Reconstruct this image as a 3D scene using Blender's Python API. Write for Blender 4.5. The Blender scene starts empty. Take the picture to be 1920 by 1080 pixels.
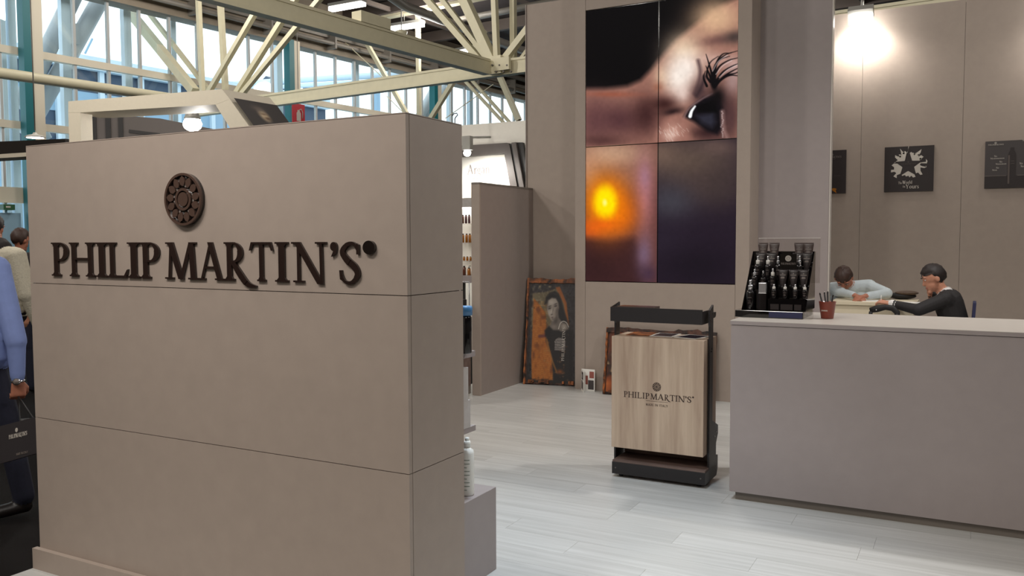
import bpy, bmesh, math, random
import numpy as np
from mathutils import Vector, Matrix, Euler

random.seed(7)
rng = np.random.default_rng(7)
scene = bpy.context.scene
col = scene.collection
PI = math.pi

# ------------------------------------------------------------------ camera
F = 1600.0
PITCH, YAW, ROLL = math.radians(3.26), math.radians(28.2), math.radians(0.2)
CAM = Vector((0, 0, 1.55))
fw = Vector((-math.sin(YAW)*math.cos(PITCH), math.cos(YAW)*math.cos(PITCH), -math.sin(PITCH)))
_rt = Vector((math.cos(YAW), math.sin(YAW), 0))
_up = _rt.cross(fw)
rt = _rt*math.cos(ROLL) - _up*math.sin(ROLL)
up = _up*math.cos(ROLL) + _rt*math.sin(ROLL)
cam_data = bpy.data.cameras.new('camera')
cam_data.sensor_width = 36.0
cam_data.lens = F/1920*36.0
cam_data.clip_end = 300
cam = bpy.data.objects.new('camera', cam_data)
col.objects.link(cam)
M = Matrix((rt, up, -fw)).transposed().to_4x4()
M.translation = CAM
cam.matrix_world = M
scene.camera = cam

# ------------------------------------------------------------------ world, exposure, lights
world = bpy.data.worlds.new('World')
scene.world = world
world.use_nodes = True
bg = world.node_tree.nodes['Background']
bg.inputs[0].default_value = (0.86, 0.95, 1.0, 1)
bg.inputs[1].default_value = 1.9
vs = scene.view_settings
vs.view_transform = 'Standard'
vs.look = 'None'
vs.exposure = 0.15
vs.gamma = 1.0
vs.use_curve_mapping = False

HALL = math.radians(6.06)
HY = Vector((math.sin(HALL), math.cos(HALL), 0))
HL = Vector((-math.cos(HALL), math.sin(HALL), 0))
def hall(l, y, z):
    return HL*l + HY*y + Vector((0, 0, z))

def area_light(name, loc, size, power, color, target=None, sy=None):
    d = bpy.data.lights.new(name, 'AREA')
    d.shape = 'RECTANGLE'; d.size = size; d.size_y = sy or size
    d.energy = power; d.color = color
    o = bpy.data.objects.new(name, d); col.objects.link(o)
    o.location = loc
    if target is not None:
        o.rotation_euler = (Vector(target) - Vector(loc)).to_track_quat('-Z', 'Y').to_euler()
    return o
def spot_light(name, loc, target, power, color, angle=80, blend=.6, rad=.05):
    d = bpy.data.lights.new(name, 'SPOT')
    d.energy = power; d.color = color; d.spot_size = math.radians(angle); d.spot_blend = blend
    d.shadow_soft_size = rad
    o = bpy.data.objects.new(name, d); col.objects.link(o)
    o.location = loc
    o.rotation_euler = (Vector(target) - Vector(loc)).to_track_quat('-Z', 'Y').to_euler()
    return o
# bell lamps of the hall, high under the roof
def bell_light(loc, power, color=(1.0, .95, .88), rad=.6):
    d = bpy.data.lights.new('hall_lamp_light', 'POINT'); d.energy = power; d.color = color; d.shadow_soft_size = rad
    o = bpy.data.objects.new('hall_lamp_light', d); col.objects.link(o); o.location = loc
for l, y, p in ((4, 8, 800), (3, -5, 1500), (-6, -2, 1300), (10, 0, 1500), (14, 9, 1300), (18, 2, 1100), (12, 30, 1300), (-7, 9, 900), (-2, -14, 1200), (9, -14, 1200), (19, 14, 800), (20, 24, 900)):
    bell_light(hall(l, y, 9.2), p*.5)
# cool stand spotlight over the middle of the floor
spot_light('stand_spot', (-1.75, 3.5, 4.5), (-1.8, 3.55, 0), 430, (.72, .86, 1.0), 58, 1.0, .2)
# unseen spots added to brighten the front of the logo partition
for x in (-3.5, -2.7, -2.0):
    spot_light('logo_fill', (x, .9, 3.5), (x-.1, 2.45, 1.75), 52, (1.0, .93, .87), 95, .9, .1)
# lamp of the stand above the counter, and a spot added to brighten the portal
spot_light('counter_lamp', (.35, 6.5, 4.3), (-1.0, 5.2, .6), 230, (1.0, .97, .94), 150, .8, .12)
spot_light('portal_fill', (-7.1, 3.6, 3.9), (-7.2, 5.9, 2.8), 110, (1.0, .95, .86), 110, .8, .1)

# ------------------------------------------------------------------ pixel rays -> points at a known depth
def ray(x, y):
    return fw + rt*((x-960)/F) - up*((y-540)/F)
def at_y(x, y, Y):
    d = ray(x, y); return CAM + d*(Y/d.y)
def at_z(x, y, Z=0):
    d = ray(x, y); return CAM + d*((Z-CAM.z)/d.z)
def at_x(x, y, X):
    d = ray(x, y); return CAM + d*(X/d.x)
def at_plane(x, y, n, dist):
    d = ray(x, y); c = Vector((CAM.x, CAM.y, 0))
    n = Vector(n)
    return CAM + d*((dist - CAM.dot(n))/d.dot(n))

# ------------------------------------------------------------------ materials
def lin(c):
    c = np.asarray(c, float)
    return np.where(c <= .04045, c/12.92, ((c+.055)/1.055)**2.4)
def rgb(r, g, b):
    return tuple(lin(np.array([r, g, b])/255.0)) + (1.0,)
MATS = {}
def mat(name, c, rough=.5, metal=0.0, emis=None, estr=0.0, var=0.0, vscale=30.0, bump=0.0, bscale=200.0, spec=.5,
        stretch=None, coat=0.0, rnd=0.0):
    m = bpy.data.materials.new(name); m.use_nodes = True
    nt = m.node_tree; n = nt.nodes; b = n['Principled BSDF']
    base = rgb(*c)
    b.inputs['Base Color'].default_value = base
    b.inputs['Roughness'].default_value = rough
    b.inputs['Metallic'].default_value = metal
    b.inputs['Specular IOR Level'].default_value = spec
    b.inputs['Coat Weight'].default_value = coat
    if emis:
        b.inputs['Emission Color'].default_value = rgb(*emis); b.inputs['Emission Strength'].default_value = estr
    if var or bump or rnd:
        tc = n.new('ShaderNodeTexCoord'); mp = n.new('ShaderNodeMapping')
        nt.links.new(tc.outputs['Object'], mp.inputs[0])
        if stretch: mp.inputs['Scale'].default_value = stretch
        if rnd:
            oi = n.new('ShaderNodeObjectInfo')
            mul = n.new('ShaderNodeMath'); mul.operation = 'MULTIPLY'; mul.inputs[1].default_value = 37.0
            nt.links.new(oi.outputs['Random'], mul.inputs[0])
            cb = n.new('ShaderNodeCombineXYZ'); nt.links.new(mul.outputs[0], cb.inputs[0]); nt.links.new(mul.outputs[0], cb.inputs[1])
            nt.links.new(cb.outputs[0], mp.inputs['Location'])
    if var or rnd:
        nz = n.new('ShaderNodeTexNoise'); nz.inputs['Scale'].default_value = vscale; nz.inputs['Detail'].default_value = 6
        nt.links.new(mp.outputs[0], nz.inputs['Vector'])
        mx = n.new('ShaderNodeMix'); mx.data_type = 'RGBA'; mx.blend_type = 'MULTIPLY'
        mx.inputs[0].default_value = 1.0
        mr = n.new('ShaderNodeMapRange'); mr.inputs[1].default_value = .25 if var < .5 else .36; mr.inputs[2].default_value = .75 if var < .5 else .64
        mr.inputs[3].default_value = max(.04, 1-var); mr.inputs[4].default_value = 1+var
        nt.links.new(nz.outputs['Fac'], mr.inputs[0])
        val = mr.outputs[0]
        if rnd:
            m2 = n.new('ShaderNodeMapRange'); m2.inputs[3].default_value = 1-rnd; m2.inputs[4].default_value = 1+rnd
            nt.links.new(oi.outputs['Random'], m2.inputs[0])
            mm = n.new('ShaderNodeMath'); mm.operation = 'MULTIPLY'
            nt.links.new(val, mm.inputs[0]); nt.links.new(m2.outputs[0], mm.inputs[1]); val = mm.outputs[0]
        cc = n.new('ShaderNodeCombineColor')
        for i in range(3): nt.links.new(val, cc.inputs[i])
        mx.inputs[6].default_value = base
        nt.links.new(cc.outputs[0], mx.inputs[7])
        nt.links.new(mx.outputs[2], b.inputs['Base Color'])
    if bump:
        nb = n.new('ShaderNodeTexNoise'); nb.inputs['Scale'].default_value = bscale; nb.inputs['Detail'].default_value = 3
        nt.links.new(mp.outputs[0], nb.inputs['Vector'])
        bp = n.new('ShaderNodeBump'); bp.inputs['Strength'].default_value = bump; bp.inputs['Distance'].default_value = .004
        nt.links.new(nb.outputs['Fac'], bp.inputs['Height']); nt.links.new(bp.outputs[0], b.inputs['Normal'])
    MATS[name] = m
    return m
def wood(name, c1, c2, axis_scale, rough=.45, rnd=0.0):
    m = bpy.data.materials.new(name); m.use_nodes = True
    nt = m.node_tree; n = nt.nodes; b = n['Principled BSDF']; b.inputs['Roughness'].default_value = rough
    tc = n.new('ShaderNodeTexCoord'); mp = n.new('ShaderNodeMapping'); mp.inputs['Scale'].default_value = axis_scale
    nt.links.new(tc.outputs['Object'], mp.inputs[0])
    if rnd:
        oi = n.new('ShaderNodeObjectInfo'); ml = n.new('ShaderNodeMath'); ml.operation = 'MULTIPLY'; ml.inputs[1].default_value = 53.0
        nt.links.new(oi.outputs['Random'], ml.inputs[0]); cb = n.new('ShaderNodeCombineXYZ')
        for i in range(3): nt.links.new(ml.outputs[0], cb.inputs[i])
        nt.links.new(cb.outputs[0], mp.inputs['Location'])
    nz = n.new('ShaderNodeTexNoise'); nz.inputs['Scale'].default_value = 1.0; nz.inputs['Detail'].default_value = 7; nz.inputs['Roughness'].default_value = .62
    nz.inputs['Distortion'].default_value = .25
    nt.links.new(mp.outputs[0], nz.inputs['Vector'])
    cr = n.new('ShaderNodeValToRGB')
    cr.color_ramp.elements[0].position = .3; cr.color_ramp.elements[0].color = rgb(*c1)
    cr.color_ramp.elements[1].position = .68; cr.color_ramp.elements[1].color = rgb(*c2)
    nt.links.new(nz.outputs['Fac'], cr.inputs[0])
    out = cr.outputs[0]
    if rnd:
        m2 = n.new('ShaderNodeMapRange'); m2.inputs[3].default_value = 1-rnd; m2.inputs[4].default_value = 1+rnd
        nt.links.new(oi.outputs['Random'], m2.inputs[0])
        cc = n.new('ShaderNodeCombineColor')
        for i in range(3): nt.links.new(m2.outputs[0], cc.inputs[i])
        mx = n.new('ShaderNodeMix'); mx.data_type = 'RGBA'; mx.blend_type = 'MULTIPLY'; mx.inputs[0].default_value = 1
        nt.links.new(out, mx.inputs[6]); nt.links.new(cc.outputs[0], mx.inputs[7]); out = mx.outputs[2]
    nt.links.new(out, b.inputs['Base Color'])
    MATS[name] = m; return m
def picture_mat(name, emit=0.0, rough=.4):
    m = bpy.data.materials.new(name); m.use_nodes = True
    nt = m.node_tree; n = nt.nodes; b = n['Principled BSDF']; b.inputs['Roughness'].default_value = rough
    a = n.new('ShaderNodeAttribute'); a.attribute_name = 'Col'
    if emit:
        b.inputs['Base Color'].default_value = (.002, .002, .002, 1)
        nt.links.new(a.outputs['Color'], b.inputs['Emission Color']); b.inputs['Emission Strength'].default_value = emit
        b.inputs['Specular IOR Level'].default_value = .04
    else:
        nt.links.new(a.outputs['Color'], b.inputs['Base Color'])
    MATS[name] = m; return m
def glass_mat(name, tint, mixf=.12, rough=.02):
    m = bpy.data.materials.new(name); m.use_nodes = True
    nt = m.node_tree; n = nt.nodes; n.clear()
    o = n.new('ShaderNodeOutputMaterial'); t = n.new('ShaderNodeBsdfTransparent'); g = n.new('ShaderNodeBsdfGlossy'); mx = n.new('ShaderNodeMixShader')
    t.inputs[0].default_value = tint; g.inputs['Roughness'].default_value = rough; mx.inputs[0].default_value = mixf
    nt.links.new(t.outputs[0], mx.inputs[1]); nt.links.new(g.outputs[0], mx.inputs[2]); nt.links.new(mx.outputs[0], o.inputs[0])
    MATS[name] = m; return m

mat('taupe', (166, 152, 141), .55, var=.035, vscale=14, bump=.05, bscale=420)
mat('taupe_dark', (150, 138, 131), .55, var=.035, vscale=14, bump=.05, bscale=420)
mat('taupe_counter', (158, 148, 146), .5, var=.03, vscale=14, bump=.05, bscale=420)
mat('worktop', (205, 198, 190), .28, var=.03, vscale=20)
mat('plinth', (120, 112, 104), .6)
mat('sign_dark', (40, 28, 25), .24, coat=.3)
mat('sign_mid', (80, 62, 54), .25, coat=.3)
mat('sign_deep', (24, 17, 16), .15, coat=.5)
wood('plank', (184, 184, 180), (208, 208, 205), (1.1, 26, 4), .36, .045)
mat('carpet', (20, 17, 16), .95, spec=.1, var=.2, vscale=60, bump=.5, bscale=300)
mat('underfloor', (120, 116, 110), .8)
wood('oak', (163, 140, 121), (204, 184, 162), (14, 14, .9), .5)
wood('walnut', (84, 68, 62), (122, 102, 94), (2, 18, 8), .5)
mat('black_metal', (36, 33, 34), .42, var=.05)
mat('bolt', (120, 116, 112), .3, .9)
mat('black_gloss', (14, 12, 13), .08, coat=.4)
mat('black_matte', (22, 20, 21), .6)
mat('silver', (205, 205, 208), .25, .85)
mat('white_cap', (225, 222, 216), .35)
mat('tube_brown', (78, 66, 63), .35)
mat('tube_dark', (48, 42, 42), .3)
mat('bottle_dark', (26, 23, 24), .12, coat=.3)
mat('print_pale', (205, 198, 188), .6)
mat('print_grey', (128, 118, 112), .6)
mat('print_dim', (92, 82, 78), .6)
mat('print_dark', (62, 46, 40), .6)
mat('poster_black', (44, 36, 36), .5)
mat('poster_grey', (70, 64, 64), .5)
mat('white_frame', (222, 212, 192), .6, var=.02)
mat('white_paint', (236, 232, 222), .6, var=.02)
mat('truss_cream', (222, 214, 184), .5, var=.04, vscale=6)
mat('frame_cream', (228, 218, 198), .6)
mat('teal', (24, 110, 118), .5)
mat('pale_steel', (214, 228, 238), .5, var=.04)
mat('grey_steel', (184, 188, 190), .6, var=.05)
mat('mullion', (190, 190, 188), .5)
mat('roof_dark', (58, 48, 46), .85, var=.1, vscale=3)
mat('purlin', (92, 82, 76), .8)
mat('fascia', (142, 130, 114), .7, var=.08, vscale=4)
mat('duct', (128, 122, 114), .5)
mat('lamp_tube', (255, 255, 255), .5, emis=(255, 250, 244), estr=6.0)
mat('lamp_bulb', (255, 255, 255), .5, emis=(255, 252, 246), estr=40.0)
mat('lamp_body', (150, 148, 142), .4, .3)
mat('build_pale', (206, 222, 232), .7)
mat('build_blue', (150, 180, 202), .7)
mat('build_dark', (66, 82, 102), .5)
mat('red_sign', (196, 24, 44), .5)
mat('green_sign', (50, 92, 60), .5)
mat('booth_grey', (92, 84, 80), .5)
mat('booth_black', (24, 19, 18), .5)
mat('argan_white', (250, 247, 238), .6)
mat('print_argan', (140, 132, 124), .6)
mat('cup_brown', (128, 58, 44), .3)
mat('pen_black', (28, 22, 22), .35)
mat('skin', (196, 138, 112), .5, var=.05, vscale=40)
mat('skin_tan', (170, 110, 86), .5, var=.05, vscale=40)
mat('hair_dark', (34, 24, 22), .55, var=.25, vscale=90)
mat('hair_brown', (58, 38, 30), .55, var=.25, vscale=90)
mat('suit', (34, 31, 32), .75, var=.1, vscale=60)
mat('suit_shirt', (225, 222, 220), .7)
mat('grey_shirt', (186, 196, 200), .75, var=.05, vscale=25)
mat('blue_shirt', (124, 142, 196), .75, var=.07, vscale=18, bump=.3, bscale=30)
mat('knit', (206, 198, 178), .9, var=.12, vscale=90, bump=1.0, bscale=90)
mat('denim', (24, 26, 44), .85, var=.15, vscale=60)
mat('shoe', (22, 17, 16), .4)
mat('dark_coat', (34, 26, 26), .85)
mat('navy', (40, 42, 78), .7)
mat('eye_white', (210, 205, 200), .3)
mat('iris', (40, 28, 22), .3)
mat('lip', (150, 84, 74), .5)
mat('brow', (44, 30, 26), .7)
mat('bag_grey', (62, 58, 60), .45)
mat('paper', (236, 234, 228), .6)
mat('table_cream', (216, 204, 178), .5)
mat('leather_brown', (84, 66, 52), .55, var=.15)
mat('wrap_grey', (188, 182, 178), .7, var=.08, vscale=30)
mat('bottle_white', (236, 236, 230), .35)
mat('print_green', (150, 158, 146), .6)
mat('amber', (168, 104, 28), .2, coat=.4)
mat('amber_dark', (96, 52, 34), .25)
mat('plum', (92, 58, 60), .3)
mat('blue_cap', (74, 128, 176), .35)
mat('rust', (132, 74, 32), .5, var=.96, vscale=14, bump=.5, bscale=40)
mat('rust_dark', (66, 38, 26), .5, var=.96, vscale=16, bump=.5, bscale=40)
mat('watch', (190, 192, 196), .2, .9)
mat('door_blue', (150, 182, 202), .5)
picture_mat('screen_picture', .95, .35)
picture_mat('print_picture', 0, .5)
glass_mat('window_glass', (.93, .97, .98, 1), .03)
glass_mat('acrylic', (.97, .96, .95, 1), .10, .04)

# ------------------------------------------------------------------ mesh helpers
ORIG = {}
def origin_of(o):
    return ORIG.get(o.name, Vector((0, 0, 0))) if o is not None else Vector((0, 0, 0))
class MB:
    def __init__(s): s.v = []; s.f = []; s.sm = []; s.mi = []
    def add(s, vs_, fs, smooth=False, mi=0):
        n = len(s.v); s.v.extend([tuple(p) for p in vs_])
        for f in fs: s.f.append(tuple(i+n for i in f)); s.sm.append(smooth); s.mi.append(mi)
        return s
    def box(s, x0, x1, y0, y1, z0, z1, mi=0):
        return s.add([(x0,y0,z0),(x1,y0,z0),(x1,y1,z0),(x0,y1,z0),(x0,y0,z1),(x1,y0,z1),(x1,y1,z1),(x0,y1,z1)],
              [(0,3,2,1),(4,5,6,7),(0,1,5,4),(1,2,6,5),(2,3,7,6),(3,0,4,7)], False, mi)
    def obox(s, c, ax, ay, az, mi=0):          # half-axis vectors
        c = Vector(c); ax, ay, az = Vector(ax), Vector(ay), Vector(az); P = []
        for k in (-1, 1):
            for i, j in ((-1,-1),(1,-1),(1,1),(-1,1)): P.append(c+ax*i+ay*j+az*k)
        return s.add(P, [(0,3,2,1),(4,5,6,7),(0,1,5,4),(1,2,6,5),(2,3,7,6),(3,0,4,7)], False, mi)
    def bar(s, p0, p1, w, h, upv=(0,0,1)):
        p0, p1 = Vector(p0), Vector(p1); d = p1-p0; L = d.length; d.normalize()
        u = Vector(upv); u = u - d*u.dot(d)
        if u.length < 1e-4: u = Vector((1,0,0)) - d*d.x
        u.normalize(); r = d.cross(u)
        return s.obox((p0+p1)/2, d*(L/2), r*(w/2), u*(h/2))
    def extrude(s, pts, vec, smooth=False, mi=0):
        pts = [Vector(p) for p in pts]; vec = Vector(vec); n = len(pts)
        P = pts + [p+vec for p in pts]
        fs = [tuple(range(n-1,-1,-1)), tuple(range(n,2*n))]
        fs += [(i,(i+1)%n,n+(i+1)%n,n+i) for i in range(n)]
        return s.add(P, fs, smooth, mi)
    def tube(s, pts, rad, n=10, cap=True, smooth=True, sq=(1,1)):
        pts = [Vector(p) for p in pts]; m = len(pts)
        if not hasattr(rad, '__len__'): rad = [rad]*m
        P = []; prev = None
        for i in range(m):
            d = (pts[min(i+1,m-1)]-pts[max(i-1,0)]).normalized()
            if prev is None:
                a = Vector((0,0,1)) if abs(d.z) < .9 else Vector((1,0,0))
                u = (a-d*a.dot(d)).normalized()
            else:
                u = (prev-d*prev.dot(d)).normalized()
            prev = u; w = d.cross(u)
            for k in range(n):
                t = 2*PI*k/n; P.append(pts[i]+(u*math.cos(t)*sq[0]+w*math.sin(t)*sq[1])*rad[i])
        fs = [(i*n+k, i*n+(k+1)%n, (i+1)*n+(k+1)%n, (i+1)*n+k) for i in range(m-1) for k in range(n)]
        if cap: fs += [tuple(range(n-1,-1,-1)), tuple(range((m-1)*n, m*n))]
        return s.add(P, fs, smooth)
    def lathe(s, prof, c=(0,0,0), n=18, sx=1, sy=1, smooth=True):
        c = Vector(c); P = []
        for r, z in prof:
            for k in range(n):
                t = 2*PI*k/n; P.append(c+Vector((r*math.cos(t)*sx, r*math.sin(t)*sy, z)))
        m = len(prof)
        fs = [(i*n+k, i*n+(k+1)%n, (i+1)*n+(k+1)%n, (i+1)*n+k) for i in range(m-1) for k in range(n)]
        fs += [tuple(range(n-1,-1,-1)), tuple(range((m-1)*n, m*n))]
        return s.add(P, fs, smooth)
    def ell(s, c, r, R=None, nu=16, nv=10):
        c = Vector(c); R = R or Matrix.Identity(3); P = []
        for j in range(nv+1):
            ph = PI*j/nv-PI/2
            if j in (0, nv):
                P.append(c+R@Vector((0,0,r[2]*math.sin(ph)))); continue
            for k in range(nu):
                t = 2*PI*k/nu
                P.append(c+R@Vector((r[0]*math.cos(ph)*math.cos(t), r[1]*math.cos(ph)*math.sin(t), r[2]*math.sin(ph))))
        fs = []
        def id_(j, k): return 0 if j == 0 else (1+(nv-1)*nu if j == nv else 1+(j-1)*nu+k % nu)
        for j in range(nv):
            for k in range(nu):
                if j == 0: fs.append((id_(0,0), id_(1,k+1), id_(1,k)))
                elif j == nv-1: fs.append((id_(j,k), id_(j,k+1), id_(nv,0)))
                else: fs.append((id_(j,k), id_(j,k+1), id_(j+1,k+1), id_(j+1,k)))
        return s.add(P, fs, True)
    def mesh(s, name, m, off=Vector((0,0,0))):
        me = bpy.data.meshes.new(name)
        me.from_pydata([(p[0]-off[0], p[1]-off[1], p[2]-off[2]) for p in s.v], [], s.f)
        ms = m if isinstance(m, (list, tuple)) else [m]
        for k in ms: me.materials.append(MATS[k])
        me.polygons.foreach_set('use_smooth', s.sm)
        me.polygons.foreach_set('material_index', s.mi)
        me.update()
        return me
    def build(s, name, m, parent=None, loc=None, bevel=0):
        """coordinates are world coordinates; loc = origin of a thing made of this one mesh"""
        off = origin_of(parent) if parent is not None else Vector(loc or (0,0,0))
        o = bpy.data.objects.new(name, s.mesh(name, m, off)); col.objects.link(o)
        if parent is not None: o.parent = parent
        else: o.location = off
        ORIG[o.name] = off
        if bevel:
            b = o.modifiers.new('bevel', 'BEVEL'); b.width = bevel; b.segments = 2; b.limit_method = 'ANGLE'; b.angle_limit = math.radians(50)
        return o
def tag(o, label=None, cat=None, group=None, kind=None):
    if label: o['label'] = label
    if cat: o['category'] = cat
    if group: o['group'] = group
    if kind: o['kind'] = kind
    return o
def thing(name, loc, label=None, cat=None, group=None, kind=None):
    o = bpy.data.objects.new(name, None); col.objects.link(o)
    o.location = loc; o.empty_display_size = .1
    ORIG[o.name] = Vector(loc)
    return tag(o, label, cat, group, kind)
def dup(root, loc, rz=0, label=None, group=None, scale=None):
    r = root.copy(); col.objects.link(r); r.location = loc; r.rotation_euler = (0, 0, rz)
    if scale: r.scale = scale
    ORIG[r.name] = Vector(loc)
    if label: r['label'] = label
    if group: r['group'] = group
    for ch in list(root.children):
        c = ch.copy(); col.objects.link(c); c.parent = r
        for g in list(ch.children):
            d = g.copy(); col.objects.link(d); d.parent = c
    return r

# ------------------------------------------------------------------ lettering: polygons of serif capitals and small letters
def crspl(pts, n=6):
    P = [np.array(p, float) for p in pts]; P = [2*P[0]-P[1]] + P + [2*P[-1]-P[-2]]; out = []
    for i in range(1, len(P)-2):
        for k in range(n):
            t = k/n; a, b, c, d = P[i-1], P[i], P[i+1], P[i+2]
            out.append(.5*((2*b)+(c-a)*t+(2*a-5*b+4*c-d)*t*t+(3*b-a-3*c+d)*t**3))
    out.append(P[-2]); return out
def stroke(pts, widths, n=6):
    Q = crspl([tuple(p)+(w,) for p, w in zip(pts, widths)], n); L, R = [], []
    for i, q in enumerate(Q):
        d = Q[min(i+1, len(Q)-1)][:2]-Q[max(i-1, 0)][:2]; d = d/(np.linalg.norm(d)+1e-9); nn = np.array([-d[1], d[0]])
        L.append(q[:2]+nn*q[2]/2); R.append(q[:2]-nn*q[2]/2)
    return [[tuple(L[i]), tuple(L[i+1]), tuple(R[i+1]), tuple(R[i])] for i in range(len(Q)-1)]
def rect(x0, y0, x1, y1): return [[(x0,y0),(x1,y0),(x1,y1),(x0,y1)]]
def arc(cx, cy, rx, ry, a0, a1, wx, wy, n=14):
    out = []; A = [math.radians(a0+(a1-a0)*i/n) for i in range(n+1)]
    for a, b in zip(A[:-1], A[1:]):
        f = lambda t, k: (cx+(rx-wx*k)*math.cos(t), cy+(ry-wy*k)*math.sin(t))
        out.append([f(a,0), f(b,0), f(b,1), f(a,1)])
    return out
ST, TH, SE = .14, .045, .085
def stem(x, y0=0, y1=1, w=ST, s='tb', se=SE, st='b'):
    o = rect(x-w/2, y0, x+w/2, y1); h = .045
    if 't' in s: o += rect(x-w/2-se, y1-h, x+w/2+se, y1) + [[(x-w/2-se*.5,y1-h),(x-w/2,y1-h),(x-w/2,y1-h-.06)], [(x+w/2+se*.5,y1-h),(x+w/2,y1-h-.06),(x+w/2,y1-h)]]
    if 'T' in s: o += [[(x-w/2-se,y1-h*1.2),(x-w/2,y1-h*2.2),(x-w/2,y1)]]
    if 'b' in s: o += rect(x-w/2-se, y0, x+w/2+se, y0+h) + [[(x-w/2-se*.5,y0+h),(x-w/2,y0+h+.06),(x-w/2,y0+h)], [(x+w/2+se*.5,y0+h),(x+w/2,y0+h),(x+w/2,y0+h+.06)]]
    return o
def diag(x0, y0, x1, y1, w): return [[(x0-w/2,y0),(x0+w/2,y0),(x1+w/2,y1),(x1-w/2,y1)]]
def ser(x, y, w=.26): return rect(x-w/2, y, x+w/2, y+.045)
def glyph(c):
    """polygons and advance width; capital height 1"""
    if c == 'P': return stem(.2)+rect(.2,.94,.34,1)+rect(.2,.45,.34,.51)+arc(.33,.725,.3,.275,-90,90,.145,.05), .68
    if c == 'H': return stem(.19)+stem(.79)+rect(.2,.49,.78,.55), .98
    if c == 'I': return stem(.2), .42
    if c == 'L': return stem(.2)+rect(.2,0,.66,.06)+[[(.56,0),(.7,0),(.76,.24),(.72,.22),(.62,.06)]], .8
    if c == 'M': return diag(.15,0,.22,1,.075)+ser(.15,0,.3)+ser(.14,.955,.22)+diag(.2,1,.56,0,.18)+diag(.56,0,.9,1,.1)+diag(.92,1,.98,0,.165)+ser(.98,0,.34)+ser(.98,.955,.22), 1.16
    if c == 'A': return diag(.14,0,.5,1,.075)+diag(.48,1,.84,0,.18)+rect(.26,.3,.68,.36)+ser(.14,0,.28)+ser(.84,0,.36), 1.02
    if c == 'R': return stem(.2)+rect(.2,.94,.32,1)+rect(.2,.46,.34,.52)+arc(.31,.73,.3,.27,-90,90,.145,.05)+stroke([(.3,.5),(.5,.2),(.74,-.08),(1.0,-.14)],[.11,.155,.14,.04]), .84
    if c == 'T': return stem(.45,0,1,ST,'b')+rect(.08,.94,.82,1)+[[(.0,.78),(.07,.8),(.16,.96),(.08,1)],[(.9,.78),(.83,.78),(.74,.96),(.82,1)]], .88
    if c == 'N': return diag(.2,0,.2,1,.085)+ser(.2,0,.34)+ser(.1,.955,.24)+diag(.16,1,.88,-.03,.19)+diag(.92,-.03,.9,1,.085)+ser(.9,.955,.34), 1.1
    if c == "'": return arc(.12,.89,.11,.11,0,360,.11,.11)+[[(.23,.89),(.2,.72),(.04,.64),(.12,.78)]], .26
    if c == 'S': return stroke([(.62,.76),(.5,.95),(.28,.93),(.14,.76),(.3,.56),(.54,.38),(.6,.2),(.42,.03),(.2,.06),(.08,.3)],[.03,.08,.1,.145,.17,.17,.145,.09,.07,.03],8)+[[(.58,.7),(.66,.7),(.66,.93),(.58,.97)],[(.04,.32),(.12,.32),(.14,.06),(.06,.1)]], .7
    if c == 'D': return stem(.2)+rect(.2,.94,.4,1)+rect(.2,0,.4,.06)+arc(.38,.5,.42,.5,-90,90,.18,.06), .9
    if c == 'E': return stem(.2)+rect(.2,.94,.66,1)+rect(.2,.48,.56,.54)+rect(.2,0,.7,.06), .76
    if c == 'Y': return diag(.14,1,.46,.45,.2)+diag(.8,1,.48,.45,.08)+stem(.46,0,.5,ST,'b')+ser(.14,.955,.34)+ser(.8,.955,.28), .94
    if c == 'W': return diag(.12,1,.36,0,.2)+diag(.36,0,.6,1,.08)+diag(.56,1,.8,0,.2)+diag(.8,0,1.06,1,.08)+ser(.12,.955,.34)+ser(1.06,.955,.26), 1.16
    if c == 'h': return stem(.16,0,1,.15,'bT',.06)+stroke([(.2,.44),(.36,.6),(.52,.54),(.56,.36)],[.04,.08,.13,.15])+stem(.56,0,.4,.15,'b',.06), .74
    if c == 'n': return stem(.16,0,.62,.15,'bT',.06)+stroke([(.2,.44),(.36,.6),(.52,.54),(.56,.36)],[.04,.08,.13,.15])+stem(.56,0,.4,.15,'b',.06), .74
    if c == 'e': return arc(.32,.31,.28,.32,20,320,.15,.06)+rect(.12,.33,.56,.38), .64
    if c == 'o': return arc(.34,.31,.3,.32,0,360,.15,.05,20), .7
    if c == 'r': return stem(.16,0,.62,.15,'bT',.06)+stroke([(.22,.44),(.34,.6),(.46,.58)],[.05,.1,.12]), .5
    if c == 'l': return stem(.16,0,1,.15,'bT',.06), .34
    if c == 'd': return arc(.32,.31,.28,.32,0,360,.14,.05,20)+stem(.56,0,1,.15,'T',.06)+rect(.5,0,.68,.05), .74
    if c == 'i': return stem(.16,0,.62,.15,'bT',.06)+arc(.16,.84,.09,.09,0,360,.09,.09), .34
    if c == 's': return stroke([(.44,.5),(.34,.6),(.18,.55),(.16,.42),(.38,.26),(.42,.12),(.3,.01),(.14,.04),(.08,.16)],[.03,.07,.1,.13,.15,.13,.08,.06,.03]), .54
    if c == 'u': return stem(.16,.18,.62,.15,'T',.06)+stroke([(.16,.24),(.22,.04),(.4,.02),(.54,.18)],[.15,.12,.08,.04])+stem(.56,0,.62,.15,'T',.06)+rect(.5,0,.7,.05), .74
    if c == 'g': return arc(.3,.4,.24,.22,0,360,.13,.05,18)+stroke([(.2,.2),(.14,.1),(.4,.02),(.56,-.1),(.4,-.26),(.16,-.24),(.1,-.12),(.2,-.02)],[.04,.08,.12,.12,.07,.06,.08,.05])+rect(.46,.56,.62,.62), .64
    if c == 'a': return stem(.44,.04,.5,.14,'',.06)+stroke([(.44,.46),(.32,.62),(.14,.54)],[.13,.08,.1])+arc(.26,.17,.2,.18,0,360,.12,.05,16)+stroke([(.44,.1),(.5,.0),(.62,.04)],[.12,.07,.03]), .62
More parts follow.
